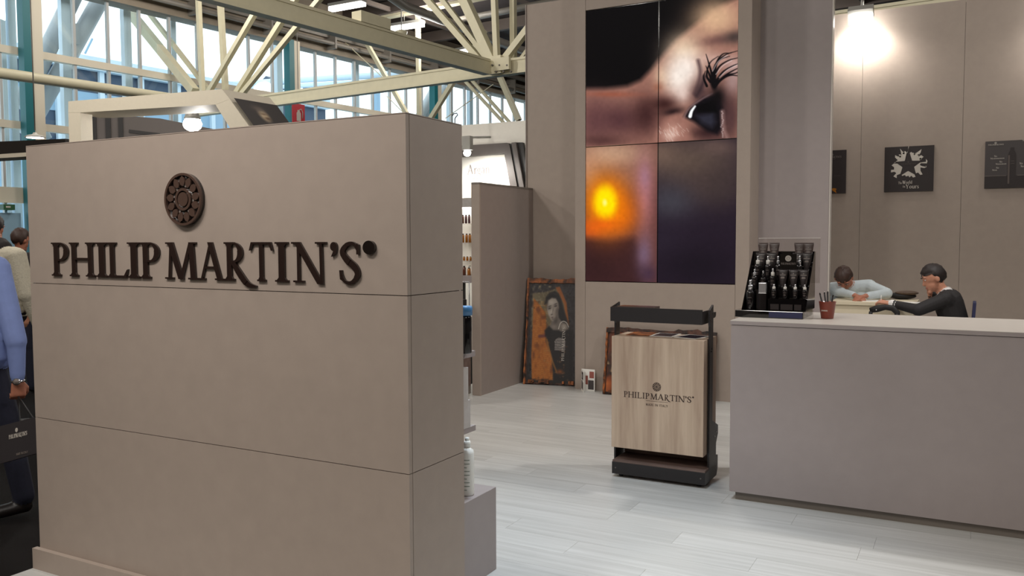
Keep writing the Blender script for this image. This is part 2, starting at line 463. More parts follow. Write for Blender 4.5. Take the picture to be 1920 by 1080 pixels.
    if c == '.': return arc(.12,.1,.1,.1,0,360,.1,.1), .24
    return [], .36
def text_polys(s, h, track=.0, width=None):
    out = []; x = 0
    for c in s:
        g, a = glyph(c)
        out += [[(x+px, py) for px, py in poly] for poly in g]; x += a+track
    x -= track
    kx = (width/x) if width else h
    return [[(px*kx, py*h) for px, py in poly] for poly in out], x*kx
def flat_text(mb, s, org, ux, uz, h, n, width=None, track=.0, thick=.0012):
    """lettering laid on a surface: org = left end of the baseline, ux / uz unit vectors, n = outward normal"""
    polys, w = text_polys(s, h, track, width); org, ux, uz, n = Vector(org), Vector(ux), Vector(uz), Vector(n)
    for i_, p in enumerate(polys): mb.extrude([org+ux*a+uz*b for a, b in p], n*(thick+.00006*(i_ % 13)))
    return w
def emblem_polys(r):
    """flower roundel: ring, twelve petals, centre"""
    out = arc(0, 0, r, r, 0, 360, r*.1, r*.1, 40)
    for k in range(12):
        t = 2*PI*k/12; c, s_ = math.cos(t), math.sin(t)
        pts = [(.45,0),(.62,.13),(.82,.12),(.9,0),(.82,-.12),(.62,-.13)]
        out.append([((a*c-b*s_)*r, (a*s_+b*c)*r) for a, b in pts])
    out += arc(0, 0, r*.42, r*.42, 0, 360, r*.09, r*.09, 28) + arc(0, 0, r*.22, r*.22, 0, 360, r*.2, r*.2, 20)
    return out
def flat_emblem(mb, r, c, ux, uz, n, thick=.0012):
    c, ux, uz, n = Vector(c), Vector(ux), Vector(uz), Vector(n)
    for i_, p in enumerate(emblem_polys(r)): mb.extrude([c+ux*a+uz*b for a, b in p], n*(thick+.00006*(i_ % 13)))

# ------------------------------------------------------------------ painted pictures (prints and screens) as coloured grids
class Canvas:
    def __init__(s, x0, y0, x1, y1, nx, ny, fill=(0,0,0)):
        s.x = np.linspace(x0, x1, nx)[None, :].repeat(ny, 0); s.y = np.linspace(y0, y1, ny)[:, None].repeat(nx, 1)
        s.a = np.ones((ny, nx, 3))*np.array(fill)/255.0
    def put(s, m, c):
        m = np.clip(m, 0, 1)[..., None]; s.a = s.a*(1-m)+m*np.array(c)/255.0
    def blob(s, cx, cy, rx, ry, c, al=1.0, hard=0.0, rot=0):
        t = math.radians(rot); dx, dy = s.x-cx, s.y-cy
        u = (dx*math.cos(t)+dy*math.sin(t))/rx; v = (-dx*math.sin(t)+dy*math.cos(t))/ry
        d = np.sqrt(u*u+v*v)
        if hard: m = np.clip((1-d)/(1-hard+1e-6)+.0, 0, 1); m = m*m*(3-2*m)
        else: m = np.exp(-d*d*1.6)
        s.put(m*al, c)
    def sd(s, pts):
        P = np.array(pts, float); inside = np.zeros_like(s.x, bool); dist = np.full_like(s.x, 1e9)
        for (ax, ay), (bx, by) in zip(P, np.roll(P, -1, 0)):
            ex, ey = bx-ax, by-ay; L = ex*ex+ey*ey+1e-9
            t = np.clip(((s.x-ax)*ex+(s.y-ay)*ey)/L, 0, 1)
            dist = np.minimum(dist, np.hypot(s.x-ax-t*ex, s.y-ay-t*ey))
            cnd = (ay > s.y) != (by > s.y)
            inside ^= cnd & (s.x < ax+(s.y-ay)*ex/(ey if abs(ey) > 1e-9 else 1e-9))
        return np.where(inside, dist, -dist)
    def poly(s, pts, c, al=1.0, soft=1.0): s.put(np.clip(.5+s.sd(pts)/(2*soft), 0, 1)*al, c)
    def line(s, pts, w, c, al=1.0, soft=.5, w1=None):
        Q = crspl(pts, 6) if len(pts) > 2 else [np.array(p, float) for p in pts]; n = len(Q)-1
        m = np.zeros_like(s.x)
        for i, (a, b) in enumerate(zip(Q[:-1], Q[1:])):
            e = b-a; L = e@e+1e-9; t = np.clip(((s.x-a[0])*e[0]+(s.y-a[1])*e[1])/L, 0, 1)
            d = np.hypot(s.x-a[0]-t*e[0], s.y-a[1]-t*e[1]); ww = w if w1 is None else w+(w1-w)*(i+.5)/n
            m = np.maximum(m, np.clip(.5+(ww/2-d)/(2*soft), 0, 1))
        s.put(m*al, c)
    def noise(s, amp, cells):
        ny, nx = s.x.shape; g = rng.normal(size=(int(cells*ny/nx)+3, cells+3))
        yy = np.linspace(0, g.shape[0]-1.01, ny); xx = np.linspace(0, g.shape[1]-1.01, nx)
        yi, xi = yy.astype(int), xx.astype(int); fy, fx = (yy-yi)[:, None], (xx-xi)[None, :]
        v = g[yi][:, xi]*(1-fy)*(1-fx)+g[yi+1][:, xi]*fy*(1-fx)+g[yi][:, xi+1]*(1-fy)*fx+g[yi+1][:, xi+1]*fy*fx
        return v*amp
    def mesh(s, name, m, P00, ux, uy, i0=0, i1=None, j0=0, j1=None):
        """P00 = upper left corner, ux = vector across, uy = vector down (of the cut-out)"""
        a = s.a[j0:j1, i0:i1]; ny, nx = a.shape[:2]
        u = np.linspace(0, 1, nx); v = np.linspace(0, 1, ny)
        V = np.array(P00)[None, None]+u[None, :, None]*np.array(ux)[None, None]+v[:, None, None]*np.array(uy)[None, None]
        idx = np.arange(nx*ny).reshape(ny, nx)
        fc = np.stack([idx[:-1, :-1], idx[1:, :-1], idx[1:, 1:], idx[:-1, 1:]], -1).reshape(-1, 4)
        me = bpy.data.meshes.new(name); me.from_pydata(V.reshape(-1, 3).tolist(), [], fc.tolist())
        at = me.color_attributes.new('Col', 'FLOAT_COLOR', 'POINT')
        cl = np.ones((ny*nx, 4)); cl[:, :3] = lin(np.clip(a, 0, 1)).reshape(-1, 3)
        at.data.foreach_set('color', cl.ravel().astype(np.float32))
        me.materials.append(MATS[m]); me.update(); return me
def mesh_part(name, me, parent, loc=(0,0,0)):
    o = bpy.data.objects.new(name, me); col.objects.link(o); o.parent = parent; o.location = loc
    ORIG[o.name] = origin_of(parent); return o

# ================================================================== the setting: floors
fl = MB().box(-4.7, 4.2, 4.4, 10.6, -.06, -.004).box(-3.885, 4.2, 1.2, 4.4, -.06, -.004).build('floor', 'underfloor')
tag(fl, 'pale grey wood plank floor of the exhibition stand', None, kind='structure')
PL, PW = 1.29, .193
pm = MB().box(0, PL-.001, 0, PW-.001, 0, .0045).mesh('plank', 'plank', Vector((0,0,0)))
row = 0
y = 1.25
while y < 8.35:
    x = (-3.885 if y < 4.4 else -4.69) + (0 if row % 3 == 0 else 0)
    start = [0, .43, .86][row % 3]
    first = True
    xx = x - start
    while xx < 1.6:
        x0 = max(xx, x); x1 = xx+PL
        if x1-x0 > .2:
            o = bpy.data.objects.new('plank', pm); col.objects.link(o); o.parent = fl
            o.location = (x0, y, -.0045); o.scale = ((x1-x0)/PL, 1, 1)
        xx += PL
    y += PW; row += 1
rest = MB().box(1.6, 4.2, 1.25, 8.4, -.004, 0).box(-4.69, 4.2, y, 10.55, -.004, 0).build('floor_surface', 'plank', fl)
hf = MB().obox(hall(-8, 15, -.09), HL*32.3, HY*45, Vector((0,0,.03))).build('floor_aisle', 'carpet'); tag(hf, kind='structure')

# ================================================================== stand walls
WT = 4.1
def panels_y(parent, xs, y0, y1, z0, z1, m, gap=.003, name='panel'):
    for a, b in zip(xs[:-1], xs[1:]):
        MB().box(a+gap/2, b-gap/2, y0, y1, z0, z1).build(name, m, parent)
# back wall with posters (panels one metre wide)
wb = thing('wall_back', (-1.5, 10.6, 0), kind='structure')
MB().box(-2.6, 3.4, 10.53, 10.62, 0, WT-.02).build('wall_core', 'taupe_dark', wb)
xb = at_y(1614, 300, 10.5).x
panels_y(wb, [xb-1.02*2, xb-1.02, xb, xb+1.02, xb+2.04, xb+3.06, xb+4.08], 10.5, 10.532, 0, WT, 'taupe')
# screen tower and the set-back walls beside it
TX0, TX1, TY = -3.578, -1.81, 8.05
SX0, SX1, SZ0, SZM, SZ1 = -3.467, -1.935, 1.12, 2.482, 3.844
wc = thing('wall_center', (-2.7, 8.3, 0), kind='structure')
MB().box(TX0+.02, TX1-.02, TY+.05, 8.44, 0, WT+.5).build('wall_core', 'taupe_dark', wc)
MB().box(TX0, SX0, TY, TY+.06, 0, WT+.52).build('panel', 'taupe', wc)
MB().box(SX1, TX1, TY, TY+.06, 0, WT+.52).build('panel', 'taupe', wc)
MB().box(SX0+.003, SX1-.003, TY+.001, TY+.06, 0, SZ0-.004).build('panel', 'taupe', wc)
MB().box(SX0+.003, SX1-.003, TY+.001, TY+.06, SZ1+.004, WT+.52).build('panel', 'taupe', wc)
MB().box(TX1-.022, TX1, TY+.06, 8.44, 0, WT+.52).build('panel', 'taupe', wc)
wl = thing('wall_left', (-3.95, 8.44, 0), kind='structure')
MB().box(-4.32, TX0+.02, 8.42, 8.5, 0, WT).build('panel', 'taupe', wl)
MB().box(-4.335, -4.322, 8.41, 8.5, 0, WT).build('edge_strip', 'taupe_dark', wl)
wr = thing('wall_right', (-1.5, 8.44, 0), kind='structure')
MB().box(TX1, -1.166, 8.42, 8.5, 0, WT+.4).build('panel', 'taupe_counter', wr)
MB().box(-1.164, -1.154, 8.415, 8.505, 0, WT+.4).build('edge_strip', 'worktop', wr)  # pale colour stands in for lamp light catching the wall's free edge

# low divider at right angles to the screen wall
dv = thing('divider_panel', (-4.3, 7.8, 0), 'low plain taupe divider panel meeting the screen wall beside the rusty portrait panel', 'partition')
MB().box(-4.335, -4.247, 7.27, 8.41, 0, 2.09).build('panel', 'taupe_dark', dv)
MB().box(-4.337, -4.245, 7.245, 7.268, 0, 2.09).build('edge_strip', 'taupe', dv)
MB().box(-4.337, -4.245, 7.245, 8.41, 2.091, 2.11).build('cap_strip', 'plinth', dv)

# ================================================================== logo partition
PX0, PX1, PY0, PY1 = -3.862, -1.725, 2.446, 2.815
pt = thing('logo_partition', ((PX0+PX1)/2, (PY0+PY1)/2, 0), 'thick freestanding taupe partition carrying the large raised lettering', 'partition')
MB().box(PX0+.015, PX1-.015, PY0+.015, PY1-.003, .02, 1.98).build('core', 'plinth', pt)
zs = [.03, .7215, 1.3545, 1.986]
for a, b in zip(zs[:-1], zs[1:]):
    MB().box(PX0, PX1-.001, PY0, PY0+.02, a+.0015, b-.0015).build('front_panel', 'taupe', pt)
    MB().box(PX1-.019, PX1, PY0+.0215, PY1, a+.0015, b-.0015).build('side_panel', 'taupe', pt)
    MB().box(PX0, PX0+.019, PY0+.0215, PY1, a+.0015, b-.0015).build('side_panel', 'taupe', pt)
MB().box(PX0, PX1, PY0, PY1, 1.9862, 1.9895).build('top_panel', 'taupe', pt)
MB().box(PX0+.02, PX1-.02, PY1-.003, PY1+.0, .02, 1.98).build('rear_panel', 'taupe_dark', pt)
MB().box(PX0-.02, PX1+.0, PY0-.026, PY0-.001, 0, .098).build('baseboard', 'taupe', pt)

# raised lettering: every letter a part of the sign
sg = thing('wall_sign', (-2.78, PY0, 1.38), 'raised glossy dark brown brand name lettering with round floral emblem on the logo partition', 'sign')
LET = [('P',-3.691,-3.565),('H',-3.563,-3.385),('I',-3.382,-3.299),('L',-3.303,-3.165),('I',-3.174,-3.09),('P',-3.093,-2.968),
       ('M',-2.942,-2.742),('A',-2.749,-2.596),('R',-2.602,-2.425),('T',-2.467,-2.337),('I',-2.334,-2.262),('N',-2.251,-2.076),
       ("'",-2.063,-2.026),('S',-2.022,-1.922)]
ZB, CH = 1.392, .151
for c, a, b in LET:
    polys, adv = glyph(c)
    xs_ = [p[0] for q in polys for p in q]; mn, mx_ = min(xs_), max(xs_)
    m = MB()
    a, b = a+.003, b-.003
    for i_, q in enumerate(polys):
        d_ = .0095+.00012*(i_ % 17)
        m.extrude([(a+(px-mn)/(mx_-mn)*(b-a), PY0-d_, ZB+py*CH) for px, py in q], (0, d_-.0005, 0))
    m.build('letter', 'sign_dark', sg)
dm = MB(); dc, dr = (-1.882, 1.523), .0245
dm.extrude([(dc[0]+dr*1.08*math.cos(t), PY0-.0135, dc[1]+dr*math.sin(t)) for t in np.linspace(0, 2*PI, 29)[:-1]], (0, .013, 0)); dm.build('dot', 'sign_deep', sg)
EC, ER = (-2.811, 1.7165), .106
em = MB(); em.extrude([(EC[0]+ER*math.cos(t), PY0-.012, EC[1]+ER*math.sin(t)) for t in np.linspace(0, 2*PI, 61)[:-1]], (0, .0115, 0))
eo = em.build('emblem', 'sign_deep', sg)
def eb(polys, y0, y1):
    m = MB()
    for q in polys: m.extrude([(EC[0]+a, y0, EC[1]+b) for a, b in q], (0, y1-y0, 0))
    return m
eb(arc(0,0,ER,ER,0,360,ER*.09,ER*.09,60), PY0-.022, PY0-.0122).build('rim', 'sign_mid', eo)
eb(arc(0,0,ER*.43,ER*.43,0,360,ER*.1,ER*.1,40), PY0-.02, PY0-.0122).build('ring', 'sign_mid', eo)
eb(arc(0,0,ER*.27,ER*.27,0,360,ER*.26,ER*.26,30), PY0-.02, PY0-.0122).build('centre', 'sign_mid', eo)
for k in range(13):
    t = 2*PI*(k+.3)/13
    pts = [(.5,-.02),(.56,.1),(.68,.15),(.8,.11),(.9,0),(.8,-.11),(.68,-.15),(.56,-.1)]
    eb([[((a*math.cos(t)-b*math.sin(t))*ER, (a*math.sin(t)+b*math.cos(t))*ER) for a, b in pts]], PY0-.02, PY0-.0122).build('petal', 'sign_mid', eo)
    t2 = t+PI/13
    if k % 2 == 0:
        eb([[((a*math.cos(t2)-b*math.sin(t2))*ER, (a*math.sin(t2)+b*math.cos(t2))*ER) for a, b in [(.47,-.05),(.56,-.025),(.56,.025),(.47,.05)]]], PY0-.0145, PY0-.0122).build('slot', 'print_grey', eo)

# shelf unit on the rear of the partition
su = thing('shelf_unit', (-2.8, 3.1, 0), 'grey shelf unit with deep plinth fixed behind the logo partition', 'shelf')
MB().box(-3.7, -1.93, PY1+.002, 3.435, 0, .393).build('plinth', 'taupe_counter', su, bevel=.002)
MB().box(-3.7, -1.93, PY1+.002, 3.251, .698, .722).build('shelf', 'taupe_counter', su)
MB().box(-3.7, -1.93, PY1+.002, 3.251, 1.032, 1.057).build('shelf', 'taupe_counter', su)
# products on it
def pump_bottle(name, loc, r, h, body, cap, label, cat, group=None, lab=None):
    t = thing(name, loc, label, cat, group); x, y_, z = loc
    MB().lathe([(r*.92,0),(r,.006),(r,h*.72),(r*.92,h*.78),(r*.5,h*.82),(r*.42,h*.84)], (x,y_,z)).build('body', body, t)
    MB().lathe([(r*.5,h*.84),(r*.5,h*.93),(r*.42,h*.94)], (x,y_,z)).lathe([(r*.3,h*.94),(r*.3,h)], (x,y_,z)).build('cap', cap, t)
    if lab:
        m = MB()
        for k in range(9):
            zz = z+h*(.1+.065*k); a0 = -2.2
            w = 1.5 if k % 3 else 1.1
            P = [(x+(r+.0006)*math.cos(a0+w*i/6), y_+(r+.0006)*math.sin(a0+w*i/6)) for i in range(7)]
            for p, q in zip(P[:-1], P[1:]): m.add([(p[0],p[1],zz),(q[0],q[1],zz),(q[0],q[1],zz+h*.016),(p[0],p[1],zz+h*.016)], [(0,1,2,3)])
        m.build('print', lab, t)
    return t
_p = at_z(876.5, 927, .394)
pump_bottle('shampoo_bottle', (_p.x, _p.y, .394), .031, .262, 'bottle_white', 'bottle_white', 'tall white bottle with pale green print on the grey plinth behind the partition', 'bottle', lab='print_green')
_x1, _x2 = at_y(882, 770, 3.2).x, at_y(878, 720, 3.18).x
b1 = MB().box(_x1-.16, _x1, 3.02, 3.2, .723, .845).build('product_box', 'wrap_grey', loc=(-2.04, 3.1, .723)); tag(b1, 'wide pale grey carton under the narrow one on the partition shelf', 'box')
b2 = MB().box(_x2-.14, _x2, 3.02, 3.18, .846, .992).build('product_box', 'wrap_grey', loc=(-2.05, 3.1, .846)); tag(b2, 'narrow pale grey carton stacked on top of the wider carton', 'box')
_b = at_y(872, 640, 3.15); _b = (_b.x, 3.15, 1.058)
bb = thing('product_bottle', _b, 'dark bottle with a blue cap on the upper shelf behind the partition', 'bottle')
MB().lathe([(.028,0),(.03,.004),(.03,.155),(.024,.165)], _b).build('body', 'bottle_dark', bb)
MB().lathe([(.033,.165),(.033,.2),(.029,.205)], _b).build('cap', 'blue_cap', bb)

# ================================================================== video wall
vw = thing('video_wall', ((SX0+SX1)/2, TY, SZ0), 'tall video wall of four screens showing a close-up of an eye and an orange glow', 'screen')
NX, NY = 286, 520
cv = Canvas(0, 0, 1, 1, NX, NY, (9, 7, 9))
U, V = cv.x.copy(), cv.y.copy()
cv.x = 1098+286*U; cv.y = (19+509*V)*(1-U)+(-21+553*V)*U
# skin area below / right of the black
edge = [(1090,164),(1140,163),(1182,158),(1208,147),(1229,126),(1250,98),(1278,68),(1316,36),(1358,6),(1400,-16),(1400,560),(1090,560)]
cv.poly(edge, (152, 106, 92), 1, 6)
cv.blob(1345, 30, 55, 46, (214, 174, 138), .95); cv.blob(1290, 92, 44, 42, (228, 198, 166), .95); cv.blob(1250, 140, 20, 26, (214, 176, 142), .8)
cv.blob(1278, 142, 34, 46, (244, 230, 218), 1.0); cv.blob(1294, 122, 30, 34, (248, 236, 226), .85); cv.blob(1285, 172, 16, 20, (236, 214, 204), .7)
cv.blob(1350, 72, 40, 13, (112, 78, 72), .95, rot=-8); cv.blob(1380, 66, 26, 15, (62, 52, 50), .9, rot=-8)
cv.blob(1338, 108, 40, 18, (214, 180, 168), .6); cv.blob(1378, 120, 20, 24, (206, 178, 172), .6)
# bridge of the nose in shade
cv.blob(1165, 222, 78, 44, (84, 52, 54), 1.0); cv.blob(1115, 225, 40, 55, (92, 58, 60), .8); cv.blob(1218, 212, 34, 46, (62, 35, 35), .95)
cv.blob(1150, 174, 66, 7, (150, 82, 62), .75); cv.blob(1130, 262, 60, 14, (70, 42, 42), .7)
cv.blob(1252, 192, 30, 18, (56, 30, 29), .95); cv.blob(1240, 160, 12, 12, (150, 92, 70), .6); cv.blob(1268, 206, 26, 9, (34, 20, 22), .9, rot=-10)
# eye: shaded socket, lid, dark ball, grey iris rim, glint
cv.blob(1352, 205, 40, 58, (48, 32, 35), .95); cv.blob(1318, 172, 20, 28, (70, 50, 52), .85); cv.blob(1376, 150, 18, 30, (170, 144, 142), .7)
cv.blob(1374, 216, 13, 46, (78, 52, 52), .9); cv.blob(1330, 246, 40, 18, (48, 28, 30), .9)
cv.poly([(1288,216),(1300,198),(1324,180),(1350,172),(1358,200),(1358,238),(1350,250),(1332,244),(1308,226)], (17, 13, 18), 1, 4)
cv.poly([(1312,214),(1342,208),(1346,226),(1340,236),(1322,228)], (50, 50, 63), .8, 6)
cv.poly([(1310,196),(1346,182),(1350,208),(1314,207)], (7, 6, 8), .95, 3)
cv.line([(1300,215),(1303,205),(1309,196)], 6.5, (252, 254, 255), 1, 1.0, 3)
cv.line([(1288,220),(1298,200),(1322,182),(1340,172)], 2.5, (136, 108, 108), .7, 1.5)
cv.line([(1314,110),(1318,130),(1315,152),(1308,172)], 6, (74, 54, 56), .8, 3); cv.line([(1326,140),(1320,160),(1312,176)], 7, (52, 38, 42), .8, 3)
cv.blob(1342, 150, 9, 22, (12, 9, 12), 1, .4, rot=-8); cv.blob(1350, 178, 16, 24, (15, 11, 13), .95)
for p in ([(1340,150),(1345,118),(1362,100),(1384,92)], [(1342,150),(1350,124),(1368,110),(1390,104)], [(1345,152),(1358,132),(1376,120),(1392,114)],
          [(1350,150),(1366,138),(1380,134),(1392,128)], [(1340,140),(1334,118),(1328,98)], [(1338,146),(1332,130),(1328,120)], [(1342,140),(1348,112),(1358,98),(1372,96)],
          [(1336,150),(1330,140),(1331,126),(1337,112),(1350,102)], [(1344,160),(1356,146),(1372,138),(1392,140)], [(1330,158),(1324,142),(1327,130)],
          [(1340,144),(1344,122),(1354,108),(1370,102)], [(1346,156),(1360,140),(1378,128),(1392,122)]):
    cv.line(p, 4.6, (13, 10, 13), 1, .7, 1.0)
for p in ([(1340,130),(1350,112),(1366,100)], [(1346,136),(1358,120),(1374,110)], [(1352,142),(1366,128),(1384,118)]):
    cv.line(p, 1.3, (226, 206, 204), .7, .6)
# skin below the eye with fine lit creases
cv.poly([(1228,274),(1244,240),(1258,220),(1274,212),(1288,218),(1298,240),(1304,275),(1290,290),(1230,290)], (150, 104, 92), .95, 7)
cv.blob(1268, 244, 22, 20, (196, 150, 134), .8); cv.blob(1262, 252, 14, 12, (222, 190, 176), .6)
for k in range(46):
    a = np.clip(rng.normal(1267, 12), 1240, 1295); b = rng.normal(246, 10)
    cv.line([(a, b), (a+rng.uniform(2, 5), b+rng.uniform(3, 8))], 1.0, (240, 220, 208), .34, .6)
cv.blob(1340, 266, 34, 16, (70, 46, 46), .8); cv.line([(1358,206),(1361,240),(1374,272)], 7, (150, 116, 110), .7, 3)
for k in range(16): cv.blob(1358+rng.normal(0,1.5), 206+k*3.2, 1.5, 1.5, (220, 200, 196), .7)
# lower left panel
ll = (cv.x < 1233) & (cv.y > 0); M0 = (U < .5) & (V > .5)
low = Canvas(0,0,1,1,2,2); low.x, low.y = cv.x, cv.y; low.a = np.ones_like(cv.a)*np.array((96, 58, 54))/255
low.blob(1150, 288, 110, 44, (186, 148, 122), 1); low.blob(1190, 330, 60, 40, (150, 104, 88), .7); low.blob(1105, 320, 30, 60, (190, 140, 108), .8)
low.blob(1216, 365, 24, 90, (168, 110, 118), .9); low.blob(1216, 330, 14, 30, (158, 118, 140), .6); low.blob(1168, 402, 42, 46, (206, 98, 22), .95)
low.blob(1110, 430, 40, 26, (206, 82, 30), .85)
low.poly([(1090,446),(1150,450),(1196,444),(1212,470),(1216,560),(1090,560)], (58, 33, 34), .95, 9)
low.blob(1216, 476, 20, 44, (118, 94, 116), .85); low.blob(1225, 515, 24, 26, (62, 44, 62), .8); low.blob(1120, 500, 50, 40, (50, 29, 30), .7)
low.blob(1142, 384, 58, 66, (228, 104, 12), 1.0); low.blob(1138, 378, 42, 54, (250, 146, 0), 1.0); low.blob(1138, 377, 33, 44, (255, 224, 0), 1, .35)
low.blob(1137, 378, 8, 11, (255, 244, 120), 1, .1); low.blob(1130, 420, 42, 16, (230, 92, 20), .6)
cv.a = np.where(((U < .5) & (V > .5))[..., None], low.a, cv.a)
lr = Canvas(0,0,1,1,2,2); lr.x, lr.y = cv.x, cv.y; lr.a = np.ones_like(cv.a)*np.array((36, 27, 38))/255
lr.blob(1300, 300, 130, 70, (88, 72, 64), 1); lr.blob(1245, 285, 46, 34, (112, 90, 78), .8); lr.blob(1350, 272, 44, 20, (98, 78, 72), .8); lr.blob(1330, 345, 70, 40, (76, 60, 56), .7)
lr.blob(1265, 375, 60, 44, (64, 62, 70), .9); lr.blob(1355, 350, 50, 50, (58, 48, 48), .6); lr.blob(1250, 450, 60, 40, (42, 34, 46), .7); lr.blob(1320, 500, 90, 50, (26, 20, 28), .8)
cv.a = np.where(((U >= .5) & (V > .5))[..., None], lr.a, cv.a)
cv.a = np.clip(cv.a*(1+np.stack([cv.noise(.02, 60)]*3, -1)), 0, 1)
SXM = (SX0+SX1)/2
for (i0, i1, xa, xb_) in ((0, NX//2+1, SX0, SXM), (NX//2, NX, SXM, SX1)):
    for (j0, j1, za, zb_) in ((0, NY//2+1, SZ1, SZM), (NY//2, NY, SZM, SZ0)):
        g = .004
        body = MB().box(xa+.001, xb_-.001, TY+.012, TY+.045, zb_+.001, za-.001).build('screen', 'black_gloss', vw)
        me = cv.mesh('display', 'screen_picture', Vector((xa+g, TY+.0105, za-g))-origin_of(vw), (xb_-xa-2*g, 0, 0), (0, 0, -(za-zb_-2*g)), i0, i1, j0, j1)
        mesh_part('display', me, body)

# ================================================================== reception counter
ct = thing('reception_counter', (1.2, 5.4, 0), 'long taupe reception counter with pale worktop and recessed plinth', 'counter')
CX0 = -1.228
MB().box(CX0, 3.6, 5.018, 5.8, .05, 1.043).build('body', 'taupe_counter', ct)
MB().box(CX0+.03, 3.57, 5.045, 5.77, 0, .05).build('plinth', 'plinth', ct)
MB().box(CX0-.004, 3.604, 5.012, 5.815, 1.046, 1.0675).build('edge_band', 'taupe_counter', ct)
MB().box(CX0-.004, 3.604, 5.012, 5.815, 1.0676, 1.07).build('worktop', 'worktop', ct)

# ================================================================== wooden display trolley
cr_ = thing('display_trolley', (-1.73, 5.3, 0), 'black metal display trolley with pale oak box bearing the small engraved logo', 'trolley')
bx = MB().box(-2.035, -1.428, 5.162, 5.455, .195, .922).build('oak_box', 'oak', cr_, bevel=.002)
m = MB(); flat_text(m, "PHILIP", (-1.952, 5.162, .531), (1,0,0), (0,0,1), .038, (0,-1,0), width=.176)
flat_text(m, "MARTIN'S", (-1.772, 5.162, .531), (1,0,0), (0,0,1), .038, (0,-1,0), width=.268)
m.extrude([(-1.494+.006*math.cos(t), 5.162, .566+.006*math.sin(t)) for t in np.linspace(0, 2*PI, 13)[:-1]], (0,-.001,0))
m.box(-1.801, -1.656, 5.161, 5.162, .5185, .52)
m.build('lettering', 'print_dark', bx)
m = MB(); flat_text(m, "MADE IN ITALY", (-1.801, 5.162, .489), (1,0,0), (0,0,1), .0135, (0,-1,0), width=.146, track=.16); m.build('small_lettering', 'print_dark', bx)
m = MB(); flat_emblem(m, .028, (-1.729, 5.162, .613), (1,0,0), (0,0,1), (0,-1,0)); m.build('emblem_print', 'print_dark', bx)
bs = MB().box(-2.028, -1.412, 5.155, 5.42, .022, .1).build('base_box', 'black_metal', cr_, bevel=.001)
MB().box(-2.025, -1.414, 5.158, 5.417, .1002, .112).build('base_deck', 'walnut', bs)
for x in (-2.003, -1.44):
    mm_ = MB(); mm_.extrude([(x+.005*math.cos(t), 5.154, .062+.005*math.sin(t)) for t in np.linspace(0, 2*PI, 11)[:-1]], (0,.002,0)); mm_.build('bolt', 'bolt', bs)
for x in (-1.98, -1.46):
    for y_ in (5.2, 5.38): MB().tube([(x-.012, y_, .0115), (x+.012, y_, .0115)], .0115, 12).box(x-.004, x+.004, y_-.004, y_+.004, .012, .024).build('caster', 'black_matte', bs)
# side plates with notches, tray on top
prof = [(5.25,.022),(5.425,.022),(5.455,.06),(5.455,.15),(5.41,.15),(5.41,.235),(5.455,.29),(5.455,.345),(5.315,.4),(5.315,1.05),(5.36,1.052),(5.378,1.065),(5.378,1.085),(5.315,1.085),(5.315,1.135),(5.235,1.105),(5.235,1.03),(5.245,1.0),(5.245,.18)]
for x in (-2.049, -1.424):
    MB().extrude([(x, a, b) for a, b in prof], (.012, 0, 0)).build('side_plate', 'black_metal', cr_)
for (y_, z_) in ((5.41,.31),(5.37,.285),(5.42,.055),(5.28,.86),(5.27,.845),(5.26,1.04),(5.3,1.08)):
    mm_ = MB(); mm_.extrude([(-1.4122, y_+.006*math.cos(t), z_+.006*math.sin(t)) for t in np.linspace(0, 2*PI, 11)[:-1]], (.002,0,0)); mm_.build('bolt', 'black_gloss', cr_)
tr = MB().box(-2.043, -1.44, 5.158, 5.168, 1.02, 1.112).box(-2.043, -1.44, 5.168, 5.312, 1.02, 1.028).box(-2.043, -1.44, 5.302, 5.312, 1.028, 1.08)
tr.box(-2.043, -2.035, 5.168, 5.302, 1.028, 1.1).box(-1.448, -1.44, 5.168, 5.302, 1.028, 1.1)
tr.build('top_tray', 'black_metal', cr_)
MB().extrude([(-2.045,5.165,1.11),(-2.045,5.312,1.075),(-2.045,5.312,1.135)], (.004,0,0)).build('tray_end', 'black_metal', cr_)
MB().box(-2.03, -1.43, 5.395, 5.41, .1125, .194).build('rear_board', 'walnut', cr_)
# leaflets on the trolley
def leaflet(loc, w, d, rz, border, inner, label, group=None, z=.003, pic=True):
    t = thing('leaflet', loc, label, 'leaflet', group); c, s_ = math.cos(rz), math.sin(rz); o = Vector(loc)
    ax, ay = Vector((c, s_, 0)), Vector((-s_, c, 0))
    MB().obox(o+Vector((0,0,z/2)), ax*(w/2), ay*(d/2), Vector((0,0,z/2))).build('cover', border, t)
    MB().obox(o+Vector((0,0,z+.0003)), ax*(w/2-.012), ay*(d/2-.012), Vector((0,0,.0003))).build('photo', inner, t)
    return t
leaflet((-1.9, 5.35, .9225), .15, .2, .05, 'rust', 'rust', 'orange brown leaflet lying at the left post on the oak trolley box')
leaflet((-1.735, 5.355, .9225), .15, .19, .0, 'paper', 'tube_dark', 'white bordered dark leaflet lying in the middle of the oak trolley box')
leaflet((-1.55, 5.33, .9225), .16, .19, -.25, 'paper', 'bottle_dark', 'white bordered photo leaflet tilted beside the right post of the oak trolley box')
leaflet((-1.88, 5.235, 1.0285), .25, .11, .0, 'tube_brown', 'tube_dark', 'thick brown brochure stack raised in the black trolley tray', z=.088)

